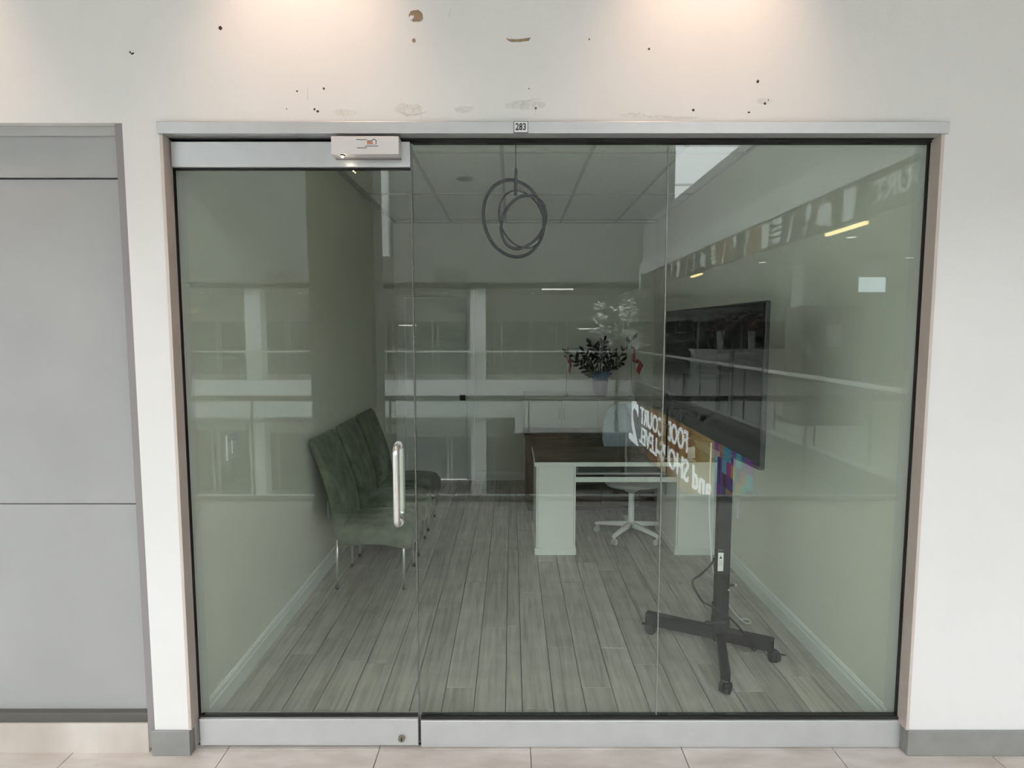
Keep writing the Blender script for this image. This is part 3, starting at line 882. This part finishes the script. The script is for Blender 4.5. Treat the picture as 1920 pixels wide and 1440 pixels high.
for k, e_ in enumerate(ends):
    dirv = e_.normalized(); c_ = e_ + dirv * (.004 if k in (1, 2) else -.028)
    s_ = Vector((-dirv.y, dirv.x, 0))
    ft = MB().cyl(c_ + Z * .066, c_ + Z * .045, .014, n=10).build('caster_fork', M['black_plastic'], ts)
    ax = s_ if k != 1 else (s_ * .5 + dirv * .85).normalized()
    if k == 2: ax = Vector((.75, -.66, 0))
    w_ = MB()
    for q_ in (-1, 1): w_.cyl(c_ + ax * q_ * .004 + Z * .031, c_ + ax * q_ * .023 + Z * .031, .031, .028, 18)
    w_.build('caster_wheel', M['black'], ft)
    MB().obox(c_ + dirv * .035 + Z * .05, dirv * .014, ax.normalized() * .008, Z * .003).build('brake_pedal', M['black_plastic'], ft)
stk = MB().box(-.031, -.002, -.0235, -.022, .445, .560).build('warning_label', M['paper'], ts)
MB().box(-.031, -.002, -.0238, -.0235, .545, .560).build('label_header', M['ink'], stk)
MB().disc_poly([(-.024, .512), (-.009, .512), (-.0165, .530)], 'xz', -.0235, .0004).build('label_triangle', M['ink'], stk)
for zz in (.50, .492, .484, .476): MB().box(-.027, -.006, -.0238, -.0235, zz - .0012, zz + .0012).build('label_print', M['mall_grey'], stk)
MB().obox(Vector((-.02, .0, 1.45)), (.035, 0, 0), (0, .16, 0), (0, 0, .16)).build('mount_plate', M['black_metal'], ts, .003)
MB().cyl((.032, -.0225, .342), (.032, -.025, .342), .006, n=10).build('bolt', M['steel'], ts)

def smooth_path(pts, n=8):
    pts = [Vector(p) for p in pts]; out = []
    for i in range(len(pts) - 1):
        p0, p1, p2, p3 = pts[max(i - 1, 0)], pts[i], pts[i + 1], pts[min(i + 2, len(pts) - 1)]
        for k in range(n):
            t = k / n
            out.append(.5 * ((2 * p1) + (-p0 + p2) * t + (2 * p0 - 5 * p1 + 4 * p2 - p3) * t * t + (-p0 + 3 * p1 - 3 * p2 + p3) * t ** 3))
    return out + [pts[-1]]
tag(MB().tube(smooth_path([(1.055, .78, 1.12), (1.052, .775, .80), (1.065, .775, .60), (1.085, .78, .42), (1.16, .84, .28), (1.25, .92, .13), (1.36, 1.01, .012), (1.405, 1.035, .006), (1.395, 1.07, .006), (1.34, 1.06, .006)]), .0042, 8).build('power_cable', mat('white_cable', (.72, .72, .70), .5)), 'thin white cable hanging from the television to the floor', 'cable')
tag(MB().tube(smooth_path([(1.076, .742, .505), (1.05, .70, .495), (1.015, .68, .47), (.985, .68, .44), (.950, .68, .415), (.945, .68, .39), (.967, .68, .347), (1.002, .68, .295), (1.036, .68, .275), (1.075, .675, .255), (1.136, .665, .217), (1.20, .66, .15), (1.25, .68, .065), (1.30, .72, .006), (1.36, .80, .006)]), .0052, 8).build('power_cable', M['black']), 'black cable looping beside the pole of the television stand', 'cable')
pg = tag(empty('cable_plug', (PX + .045, PY + .01, .352)), 'black cable end with metal plug sticking out of stand pole', 'plug')
MB().cyl((0, 0, 0), (.03, .01, -.002), .007, n=10).build('plug_body', M['black_plastic'], pg)
MB().box(.03, .045, .004, .016, -.006, .003).build('plug_pins', M['steel'], pg)

# =================================================================== THE MALL BEHIND THE CAMERA (seen mirrored in the glass)
HX0, HX1, HY0, HZ0, HZ1 = -13.9, 14.0, -42.0, -4.6, 10.0
def sbox(name, dims, m, label, cat=None):
    return struct(MB().box(*dims).build(name, m), label, cat)
FACE_Y = (PI / 2, 0, PI)          # lettering facing the shop front
FACE_X = (PI / 2, 0, -PI / 2)     # lettering on the right-hand fascia

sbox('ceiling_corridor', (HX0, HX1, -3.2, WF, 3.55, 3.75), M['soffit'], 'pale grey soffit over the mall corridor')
sbox('wall_upper_near', (HX0, HX1, -3.2, -2.9, 3.75, HZ1), M['mall_white'], 'white upper wall above the corridor soffit')
sbox('wall_mall_left', (HX0 - .2, HX0, HY0, WF, HZ0, HZ1), M['mall_white'], 'white end wall of the mall hall at left')
sbox('wall_mall_right', (HX1, HX1 + .2, HY0, WF, HZ0, HZ1), M['mall_white'], 'white end wall of the mall hall at right')
sbox('wall_mall_end', (HX0, HX1, HY0 - .2, HY0, HZ0, HZ1), M['mall_white'], 'white far end wall of the mall hall')
sbox('floor_right', (4.4, HX1, HY0, 0, -.30, 0), M['mall_floor'], 'pale floor of the right-hand mall walkway')
sbox('floor_far', (HX0, 4.4, -22.4, -18.5, -.30, 0), M['mall_floor'], 'pale floor of the walkway across the atrium')
sbox('floor_lower', (HX0, HX1, HY0, 0, HZ0 - .2, HZ0), M['mall_floor'], 'pale floor of the lower mall level')
sbox('wall_lower_near', (HX0, 4.4, -3.55, -3.35, HZ0, -.30), M['mall_white'], 'lower level wall below the near walkway')
sbox('trim_slab_near', (HX0, 4.4, -3.70, -3.62, -.45, -.02), M['mall_slab'], 'white slab edge below the near glass railing')
sbox('trim_slab_far', (HX0, .1, -18.62, -18.38, -1.26, -.01), M['mall_slab'], 'broad white slab edge across the atrium')
sbox('trim_slab_far_deep', (.1, 4.2, -18.62, -18.38, -1.80, -.01), M['mall_slab'], 'deeper white slab edge across the atrium beside the banner')
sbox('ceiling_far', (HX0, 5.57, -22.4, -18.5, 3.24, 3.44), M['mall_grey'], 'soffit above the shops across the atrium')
wu = sbox('wall_upper_far', (HX0, 5.57, -18.8, -18.5, 3.24, HZ1), M['mall_upper'], 'tall grey-white wall above the shops across the atrium')
for x0, x1 in ((-8.65, -7.4), (-2.7, -1.55)):
    t = MB().box(x0, x1, -18.5, -18.47, 3.42, 3.86).build('vent_grille', M['mall_dark'], wu)
    for k in range(6): MB().box(x0 + .03, x1 - .03, -18.47, -18.455, 3.46 + k * .065, 3.49 + k * .065).build('vent_slat', M['slab_dark'], t)
for x0 in (-4.72, -12.2): MB().box(x0, x0 + .52, -18.5, -18.2, 4.30, HZ1).build('pilaster', M['mall_slab'], wu)
# right-hand upper fascia
fr = struct(MB().box(4.4, 4.7, -34, -3.2, 3.10, 4.07).build('wall_fascia_right', M['mall_white']), 'white fascia with a food banner above the right-hand walkway')
MB().box(4.52, 4.8, -34, -3.2, 4.07, 5.40).build('upper_fascia_shaded', M['mall_band'], fr)  # greyer colour paints in the darker shading above the ledge
sbox('ceiling_right', (4.7, HX1, -34, WF, 3.10, 3.30), M['mall_white'], 'white soffit over the right-hand walkway')
sbox('roof_right', (4.8, HX1, -34, -3.2, 5.2, 5.4), M['mall_white'], 'flat roof over the right-hand shops below the skylight')
struct(MB().box(4.30, 4.55, -18.5, -3.2, -.14, -.005).box(4.36, 4.55, -18.5, -3.2, -.34, -.14).box(4.32, 4.55, -18.5, -3.2, -.60, -.34).build('trim_slab_right', M['slab_dark']), 'stepped slab edge below the right-hand railing')
sbox('wall_lower_right', (4.42, 4.6, -20.2, -3.3, HZ0, -.60), M['mall_grey'], 'lower level wall that carries the large food court banner')

# skylight: mullion grid and panes
sk = struct(empty('window_3', (0, 0, HZ1)), 'glazed skylight over the atrium')
nx_, ny_ = 3, 4
sxs = [HX0 + .4 + (HX1 - HX0 - .8) * i / nx_ for i in range(nx_ + 1)]
sys_ = [-41.6 + 38.4 * j / ny_ for j in range(ny_ + 1)]
for x in sxs: MB().box(x - .06, x + .06, -41.6, -3.2, -.08, .08).build('mullion', M['mall_white'], sk)
for y in sys_: MB().box(HX0 + .4, HX1 - .4, y - .05, y + .05, -.06, .06).build('mullion', M['mall_white'], sk)
pane_me = MB().box(-.5, .5, -.5, .5, -.006, .006).mesh('pane', clear_mat('skylight_glass', (.96, .975, .98)))
for i in range(nx_):
    for j in range(ny_):
        o = part('pane', pane_me, sk, ((sxs[i] + sxs[i + 1]) / 2, (sys_[j] + sys_[j + 1]) / 2, 0))
        o.scale = (sxs[i + 1] - sxs[i], sys_[j + 1] - sys_[j], 1)
struct(MB().box(HX0 - .2, HX0 + .4, HY0, -2.9, HZ1, HZ1 + .2).box(HX1 - .4, HX1 + .2, HY0, -2.9, HZ1, HZ1 + .2).box(HX0, HX1, HY0 - .2, -41.6, HZ1, HZ1 + .2).box(HX0, HX1, -3.2, 0.1, HZ1, HZ1 + .2).build('roof', M['mall_white']), 'roof edge around the atrium skylight')

# glass railings
def railing(name, p0, p1, n, rail_m, label, rw=.03, rh=.028):
    p0, p1 = Vector(p0), Vector(p1)
    t = tag(empty(name, p0), label, 'railing')
    d = p1 - p0; L = d.length; d.normalize(); s_ = Vector((-d.y, d.x, 0))
    MB().obox(d * L / 2 + Z * 1.045, d * L / 2, s_ * rw, Z * rh).build('handrail', rail_m, t, .006)
    MB().obox(d * L / 2 + Z * .02, d * L / 2, s_ * .03, Z * .03).build('base_shoe', M['bright_rail'], t)
    st = L / n
    for k in range(n):
        c_ = d * (st * (k + .5)) + Z * .54
        MB().obox(c_, d * (st / 2 - .008), s_ * .006, Z * .48).build('glass_panel', M['rail_glass'], t)
    for k in range(n + 1):
        MB().obox(d * (st * k) + Z * .53, d * .008, s_ * .012, Z * .49).build('post', M['mall_dark'], t)
railing('glass_railing', (-13.8, -3.62, 0), (4.36, -3.62, 0), 13, M['mall_rail'], 'glass railing with flat metal handrail along the near edge of the atrium')
railing('glass_railing', (4.44, -3.62, 0), (4.44, -18.4, 0), 11, M['bright_rail'], 'glass railing running away along the right edge of the atrium')
railing('glass_railing', (-13.8, -18.55, 0), (4.3, -18.55, 0), 13, M['bright_rail'], 'glass railing along the far edge of the atrium')

# dark column beside the near railing
t = tag(empty('column_cladding', (-1.56, -3.36, 0)), 'dark stone clad column beside the near railing', 'column')
MB().box(-.305, .305, -.16, .19, .12, 3.55).build('shaft', M['mall_col'], t, .004)
MB().box(-.32, .32, -.175, .205, 0, .12).build('base', M['mall_dark'], t, .004)

# columns across the atrium
for k, xc in enumerate((-9.12, -5.15, -1.2)):
    t = tag(empty('atrium_column', (xc, -18.95, 0)), ['white square column at left across the atrium', 'white square column hidden behind the dark column', 'white square column across the atrium near the tree'][k], 'column', 'white columns across the atrium')
    MB().box(-.27, .27, -.25, .25, 0, 3.24).build('shaft', M['mall_slab'], t)
    MB().box(-.27, .27, -.25, .25, HZ0, -.30).build('lower_shaft', M['mall_slab'], t)

# shops across the atrium, upper level
YS = -22.2
def shop(x0, x1, wins, label, yy=YS, zb=0.0, zt=3.24, zw0=.22, zw1=2.22, wall=None, frame=None):
    t = tag(empty('shop_front', ((x0 + x1) / 2, yy, zb)), label, 'shop front')
    ox = (x0 + x1) / 2
    local(MB().box(x0, x1, yy - .2, yy, zb + zw1, zt), ox, yy, zb).build('sign_band', wall or M['mall_band'], t)
    local(MB().box(x0, x1, yy - .2, yy, zb, zb + zw0), ox, yy, zb).build('stall_riser', M['mall_grey'], t)
    local(MB().box(x0, x1, yy - .2, yy - .12, zb + zw0, zb + zw1), ox, yy, zb).build('shop_interior', M['mall_dark'], t)
    local(MB().box(x0, x1, yy - .02, yy + .05, zb + zw1 - .05, zb + zw1 + .07), ox, yy, zb).build('head_rail', frame or M['mall_white'], t)
    for (a, b_) in wins:
        f_ = local(MB().box(a - .06, a, yy - .05, yy + .05, zb + zw0, zb + zw1).box(b_, b_ + .06, yy - .05, yy + .05, zb + zw0, zb + zw1), ox, yy, zb).build('window_frame', frame or M['mall_white'], t)
        local(MB().box(a, b_, yy - .04, yy - .02, zb + zw0, zb + zw1), ox, yy, zb).build('window_pane', M['shop_glass'], f_)
    return t
s1 = shop(-13.9, -10.6, [(-13.6, -12.15), (-11.95, -10.75)], 'shop with gold lettering at far left across the atrium')
s2 = shop(-10.6, -6.6, [(-10.3, -9.3), (-9.1, -8.1), (-7.8, -6.8)], 'shop with gold initial sign beside the white column across the atrium')
s3 = shop(-6.6, -3.2, [(-6.4, -5.2), (-4.85, -4.15), (-3.95, -3.3)], 'shop with narrow windows behind the dark column')
s4 = shop(-3.2, -.6, [(-3.0, -1.75), (-1.65, -.75)], 'shop with dark block-letter sign across the atrium')
s5 = shop(-.6, 2.0, [(-.4, .7), (.85, 1.8)], 'wide dim shop window across the atrium in the middle')
s6 = shop(2.0, 5.6, [(2.3, 3.6), (3.75, 5.3)], 'dim shop window behind the pale tree across the atrium')
s7 = shop(5.6, 9.6, [(5.9, 7.6), (7.7, 9.4)], 'dark shop window behind the red potted shrubs')
s8 = shop(9.6, 14.0, [(9.9, 11.8), (11.95, 13.8)], 'dim shop window at the far right of the walkway')
text_obj('lettering', 'Ma', .42, M['gold'], (1.3 - 0, .03, 2.62), FACE_Y, s2, extrude=.02)
text_obj('lettering', 'cpa', .34, M['letter_white'], (-.95, .03, 2.62), FACE_Y, s2, extrude=.02)
text_obj('lettering', 'Scoot', .30, M['gold'], (-.95, .03, 2.60), FACE_Y, s1, extrude=.02)
text_obj('lettering', 'THE JAVU', .36, M['mall_dark'], (.05, .03, 2.62), FACE_Y, s4, extrude=.02, bold=.012)
# lower level shops
YL = -20.4
l1 = shop(-13.9, -9.4, [(-13.6, -11.6), (-11.3, -9.7)], 'lower level shop at far left below the broad slab', YL, HZ0, -1.0, .2, 2.6)
l2 = shop(-9.4, -4.4, [(-9.0, -7.2), (-6.9, -4.7)], 'lower level shop with dark serif sign below the broad slab', YL, HZ0, -1.0, .2, 2.5)
l3 = shop(-4.4, -.4, [(-4.2, -2.5), (-2.3, -.7)], 'lower level currency exchange shop with pale lettering', YL, HZ0, -1.0, .2, 2.35)
l4 = shop(-.4, 4.4, [(2.2, 4.2)], 'brown timber lower level shop front beside the banner', YL, HZ0, -1.0, .2, 3.2, M['mall_brown'], M['mall_brown'])
local(MB().box(-.4, 2.2, YL - .1, YL + .04, HZ0, -1.0), 2.0, YL, HZ0).build('timber_panel', M['mall_brown'], l4)
text_obj('lettering', 'WORLD of', .46, M['mall_dark'], (-.95, .03, 3.0), FACE_Y, l2, extrude=.02)
text_obj('lettering', 'CURRENCY', .30, M['letter_white'], (.18, .03, 3.06), FACE_Y, l3, extrude=.02, bold=.008)
text_obj('lettering', 'EXCHANGE', .26, M['letter_white'], (.18, .03, 2.74), FACE_Y, l3, extrude=.02, bold=.008)
for (x0, x1, y, z) in ((1.03, 2.12, -18.52, 3.205), (2.72, 3.45, -21.95, 1.86), (-4.6, -3.9, -22.0, 2.0)):
    t = tag(empty('linear_lamp', ((x0 + x1) / 2, y, z)), {1.03: 'white strip lamp on the soffit edge across the atrium', 2.72: 'white strip lamp glowing in the shop behind the tree', -4.6: 'white strip lamp in the narrow shop window'}[x0], 'lamp', 'white strip lamps across the atrium')
    hw_ = (x1 - x0) / 2
    MB().box(-hw_, hw_, -.03, .02, 0.02, .05).build('lamp_body', M['mall_grey'], t)
    MB().box(-hw_, hw_, -.025, .025, -.02, .02).build('diffuser', M['mall_lamp'], t)
def lamp_light(t, loc, size, watts):
    ld = bpy.data.lights.new('downlight_beam', 'SPOT')
    ld.energy = watts; ld.color = (1.0, .93, .84); ld.spot_size = math.radians(130); ld.spot_blend = .8; ld.shadow_soft_size = .07
    lo = bpy.data.objects.new('downlight_beam', ld); C.objects.link(lo); lo.parent = t; lo.location = loc
for k, x in enumerate((-12, -8.2, -6.2, -2.6, .8, 4.4)):  # downlights added under the far soffit to brighten the shop fronts
    t = tag(empty('recessed_downlight', (x, -20.9, 3.24)), 'round downlight added to brighten the shops across the atrium, ' + ['farthest left', 'right of the left white column', 'behind the dark column', 'left of the middle white column', 'beside the white strip lamp', 'above the pale tree'][k], 'light', 'added downlights across the atrium')
    MB().cyl((0, 0, 0), (0, 0, -.012), .085, n=18).build('trim_ring', M['mall_white'], t)
    MB().cyl((0, 0, -.012), (0, 0, -.016), .065, n=18).build('lens', M['mall_lamp'], t)
    lamp_light(t, (0, 0, -.03), 1.2, 110)
for k, (y0, y1) in enumerate(((-6.12, -5.18), (-12.4, -11.6))):
    t = tag(empty('linear_lamp', (4.40, (y0 + y1) / 2, 3.085)), ['long yellow strip lamp below the food banner', 'short yellow strip lamp farther along the food banner'][k], 'lamp', 'yellow strip lamps below the banner')
    MB().box(-.02, .03, (y0 - y1) / 2, (y1 - y0) / 2, -.005, .013).build('lamp_body', M['mall_grey'], t)
    MB().box(-.03, .015, (y0 - y1) / 2, (y1 - y0) / 2, -.045, -.005).build('diffuser', M['mall_led'], t)
for k, (x, y) in enumerate(((4.95, -6.5), (4.95, -4.9), (7.4, -8.9), (4.95, -9.6), (7.4, -12.2), (7.4, -5.4), (10, -9))):  # last two downlights are added to brighten this walkway
    t = tag(empty('recessed_downlight', (x, y, 3.10)), 'round lit downlight in the right-hand soffit, ' + ['next to the long yellow strip lamp', 'nearest the shop front at the railing', 'above the dark kiosk', 'between the two yellow strip lamps', 'beside the hanging light box', 'added for brightness nearest the shop front away from the railing', 'added for brightness farthest from the railing'][k], 'light', 'downlights of the right-hand walkway')
    lamp_light(t, (0, 0, -.03), 1.2, 45)
    MB().cyl((0, 0, 0), (0, 0, -.012), .085, n=18).build('trim_ring', M['mall_white'], t)
    MB().cyl((0, 0, -.012), (0, 0, -.016), .065, n=18).build('lens', M['mall_lamp'], t)

# upper food banner on the right-hand fascia
bn = tag(empty('food_banner', (4.385, -3.4, 3.12)), 'long grey-brown food banner with pale cutlery icons on the right-hand fascia', 'banner')
MB().box(-.03, 0, -14.6, 0, 0, .50).build('banner_cloth', M['ban_dark'], bn)
MB().box(-.034, -.03, -5.55, -4.75, .01, .49).build('tan_panel', M['ban_brown'], bn)
MB().box(-.034, -.03, -7.4, -6.2, .01, .49).build('tan_panel', M['ban_brown'], bn)
me_t = text_obj('lettering', 'FOOD COURT', .36, M['ban_icon'], (-.036, -1.58, .25), FACE_X, bn, extrude=.004, align='RIGHT', bold=.008)
def icon(kind, yc):
    b = MB(); o_ = -.034; th = .006
    def poly(p): b.disc_poly([(yc + u, v) for u, v in p], 'yz', o_, th)
    if kind == 'cup':
        poly([(-.16, .03), (.10, .03), (.15, .42), (-.15, .44)]); poly([(-.02, .44), (.01, .44), (.05, .49), (.03, .49)])
    elif kind == 'burger':
        for z, h_ in ((.06, .08), (.17, .06), (.26, .06), (.35, .10)):
            poly([(u, v) for u, v in sup(0, z + h_ / 2, .17, h_ / 2, 14, 3)])
    elif kind == 'spoon':
        poly([(u, v) for u, v in sup(.03, .34, .085, .13, 16, 2)]); poly([(.02, .24), (.06, .24), (-.06, .01), (-.12, .01)])
    elif kind == 'knife':
        poly([(.10, .46), (.13, .42), (.0, .01), (-.09, .01), (.02, .30)])
    elif kind == 'fork':
        poly([(-.04, .30), (.05, .30), (-.03, .01), (-.09, .01)])
        poly([(-.06, .22), (.08, .22), (.09, .32), (-.04, .34)])
        for k in range(4): poly([(-.05 + k * .04, .30), (-.03 + k * .04, .30), (-.02 + k * .04, .47), (-.04 + k * .04, .47)])
    elif kind == 'bag':
        poly([(u, v) for u, v in sup(0, .22, .19, .15, 14, 3)]); poly([(-.12, .34), (-.06, .34), (.02, .48), (-.02, .48)]); poly([(.06, .06), (.16, .02), (.2, .1), (.12, .14)])
    b.build(kind + '_icon', M['ban_icon'], bn)
for kind, yc in (('cup', -2.1), ('bag', -2.72), ('spoon', -3.2), ('knife', -3.75), ('burger', -4.2), ('cup', -4.65), ('fork', -5.5), ('spoon', -6.1), ('knife', -6.7), ('burger', -7.3), ('bag', -8.0), ('fork', -8.7), ('knife', -9.3), ('cup', -10.0), ('spoon', -10.7), ('burger', -11.4), ('fork', -12.2), ('knife', -13)):
    icon(kind, yc)

# big lit food court sign below the right-hand slab
sg = tag(empty('food_court_sign', (4.40, -8.3, -2.3)), 'large lit sign reading FOOD COURT and SHOPS LEVEL 2 below the right-hand slab', 'sign')
cols = [(.05, .30, .34), (.02, .05, .12), (.10, .02, .16), (.30, .12, .06), (.05, .22, .30), (.03, .28, .25), (.28, .02, .16), (.16, .03, .22)]
cm = [lit('sign_tile_%d' % i, c, 5.5) for i, c in enumerate(cols)]
wood = [lit('sign_panel_%d' % i, c, 4.0) for i, c in enumerate([(.40, .26, .09), (.30, .15, .05), (.44, .32, .13), (.22, .10, .05), (.12, .10, .09), (.18, .13, .10)])]
rs = random.Random(11)
for i in range(8):
    for j in range(6):
        if rs.random() < .10 and i > 1: continue
        y1 = -i * .25; z0 = j * .28
        MB().box(-.05, -.02, y1 - .245, y1, z0 + .003, z0 + .277).build('mosaic_tile', cm[rs.randrange(8)] if rs.random() > .12 else wood[0], sg)
y = -2.0; k = 0
wd = [(.9, 2), (.7, 0), (.5, 1), (.55, 0), (.4, 3), (.6, 1), (.55, 0), (.7, 2), (.6, 3), (.6, 1), (.7, 4), (.6, 5), (.7, 4), (.6, 5), (.8, 4)]
for w, mi in wd:
    MB().box(-.045, -.02, y - w + .006, y, 0, 1.68).build('sign_panel', wood[mi], sg); y -= w
MB().box(-.02, .02, y, 0, -.03, 1.72).build('sign_frame', M['mall_dark'], sg)
lw_ = lit('lit_white_letters', (.92, .97, 1.0), 6.5)
def fit_text(txt, y0, y1, zc, cap):
    me = text_mesh(txt, 1.0, lw_, extrude=.01, bold=.012, align='LEFT')
    xs = [v.co.x for v in me.vertices]; ys = [v.co.y for v in me.vertices]
    x0_, x1_, zb_, zt_ = min(xs), max(xs), min(ys), max(ys)
    for v in me.vertices:
        v.co.x = (v.co.x - x0_) / (x1_ - x0_) * (y0 - y1)
        v.co.y = (v.co.y - (zb_ + zt_) / 2) / (zt_ - zb_) * cap
    o = bpy.data.objects.new('lettering', me); C.objects.link(o); o.parent = sg
    o.location = (-.06, y0 + 8.3, zc + 2.3); o.rotation_euler = FACE_X
fit_text('FOOD', -12.2, -14.25, -1.0, .56)
fit_text('COURT', -14.6, -17.6, -1.05, .56)
fit_text('and SHOPS-LEVEL', -10.4, -17.7, -1.72, .58)
fit_text('2', -17.9, -19.5, -1.45, 1.5)

# pale tree across the atrium
tr = tag(empty('indoor_tree', (3.35, -16.6, HZ0)), 'tall pale leafed indoor tree rising from the lower level into the atrium', 'tree')
MB().tube([(0, 0, 0), (.05, 0, 2.2), (-.03, .02, 4.2), (.05, 0, 5.6), (.0, 0, 7.0)], [.09, .075, .06, .04, .015], 8).build('trunk', M['tree_bark'], tr)
b = MB(); rt = random.Random(21)
bl = MB()
for k in range(16):
    a = rt.uniform(0, 2 * PI); z = rt.uniform(5.3, 7.0); r_ = rt.uniform(.25, .7)
    e_ = Vector((r_ * math.cos(a), r_ * .8 * math.sin(a), z + rt.uniform(.1, .5)))
    b.tube([(0, 0, z - .3), Vector((e_.x * .5, e_.y * .5, z)), e_], [.014, .009, .004], 5)
    for q_ in range(22):
        c_ = e_ + Vector((rt.gauss(0, .13), rt.gauss(0, .13), rt.gauss(0, .08)))
        d1 = Vector((rt.uniform(-1, 1), rt.uniform(-1, 1), rt.uniform(-.5, .5))).normalized() * .11
        d2_ = d1.cross(Vector((rt.uniform(-1, 1), rt.uniform(-1, 1), 1))).normalized() * .045
        bl.add([c_ - d1, c_ + d2_, c_ + d1, c_ - d2_], [(0, 1, 2, 3)])
b.build('branches', M['tree_bark'], tr)
lo_ = bl.build('foliage', M['tree_leaf'], tr); lo_['kind'] = 'stuff'
tag(tr.children[0], 'slender dark trunk')

# right-hand walkway: counter with red shrubs, dark kiosk, light box
ct = tag(empty('service_counter', (7.9, -17.7, 0)), 'long white counter carrying two red potted shrubs', 'counter')
MB().box(-1.8, 1.8, -.3, .3, 0, 1.10).build('counter_body', M['mall_slab'], ct)
MB().box(-1.85, 1.85, -.35, .35, 1.10, 1.15).build('counter_top', M['mall_slab'], ct)
for k, x in enumerate((7.0, 8.05)):
    t = tag(empty('potted_shrub', (x, -17.7, 1.15)), ['red shrub in tall white pot, left one on the counter', 'red shrub in tall white pot, right one on the counter'][k], 'plant', 'red shrubs on the counter')
    MB().tube([(0, 0, 0), (0, 0, .02), (0, 0, .62)], [.09, .095, .13], 16).build('pot', M['mall_slab'], t)
    b = MB(); rt = random.Random(30 + k)
    for q_ in range(260):
        c_ = Vector((max(-.4, min(.4, rt.gauss(0, .19))), max(-.4, min(.4, rt.gauss(0, .19))), .85 + rt.gauss(0, .16)))
        d1 = Vector((rt.uniform(-1, 1), rt.uniform(-1, 1), rt.uniform(-1, 1))).normalized() * .06
        d2_ = d1.cross(Vector((0, .3, 1))).normalized() * .03
        b.add([c_ - d1, c_ + d2_, c_ + d1, c_ - d2_], [(0, 1, 2, 3)])
    b.build('foliage', M['red_flower'], t)['kind'] = 'stuff'
    MB().tube([(0, 0, .55), (.02, 0, .9)], .015, 6).build('stem', M['tree_bark'], t)
kk = tag(empty('information_kiosk', (5.85, -8.9, 0)), 'tall dark kiosk with white notices on the right-hand walkway', 'kiosk')
MB().box(-.55, .55, -.35, .35, .08, 2.2).build('kiosk_body', M['mall_dark'], kk, .02)
MB().box(-.6, .6, -.4, .4, 0, .08).build('kiosk_base', M['black_metal'], kk)
MB().box(-.12, .16, .35, .356, 1.45, 1.85).build('notice', M['paper'], kk)
MB().box(-.48, -.38, .35, .356, 1.30, 1.48).build('notice', M['paper'], kk)
t = tag(empty('atrium_column', (6.2, -10.2, 0)), 'white square column behind the dark kiosk', 'column')
MB().box(-.25, .25, -.25, .25, 0, 3.1).build('shaft', M['mall_slab'], t)
lb = tag(empty('light_box', (8.4, -11.7, 2.82)), 'small bright light box hanging over the right-hand walkway', 'sign')
MB().box(-.34, .34, -.06, .0, -.2, .2).build('light_box_case', M['mall_grey'], lb)
MB().box(-.31, .31, 0, .012, -.17, .17).build('light_box_face', lit('light_box_white', (.8, .92, 1.0), 5.0), lb)
MB().tube([(-.2, -.03, .2), (-.2, -.03, .28)], .01, 6).tube([(.2, -.03, .2), (.2, -.03, .28)], .01, 6).build('hanger', M['mall_grey'], lb)

# warm wall-washer downlights in the corridor soffit, just above the picture
for k, x in enumerate((-2.22, -.755, .717)):
    t = tag(empty('wall_washer', (x, -.36, 3.55)), ['warm downlight over the neighbouring window', 'warm downlight over the glass door', 'warm downlight over the right glass pane', 'warm downlight over the right-hand wall'][k], 'light', 'warm corridor downlights')
    MB().loft([[(r_ * math.cos(2 * PI * j / 24), r_ * math.sin(2 * PI * j / 24), z) for j in range(24)] for r_, z in ((.05, -.002), (.062, -.008), (.06, 0))], cap=False).build('trim_ring', M['mall_white'], t)
    ld = bpy.data.lights.new('wall_washer_light', 'SPOT')
    ld.energy = 36; ld.color = (1.0, .64, .46); ld.spot_size = math.radians(72); ld.spot_blend = 1.0; ld.shadow_soft_size = .035
    lo = bpy.data.objects.new('wall_washer_light', ld); C.objects.link(lo); lo.parent = t
    lo.location = (0, 0, -.02)
    lo.rotation_euler = (math.radians(20), 0, 0)
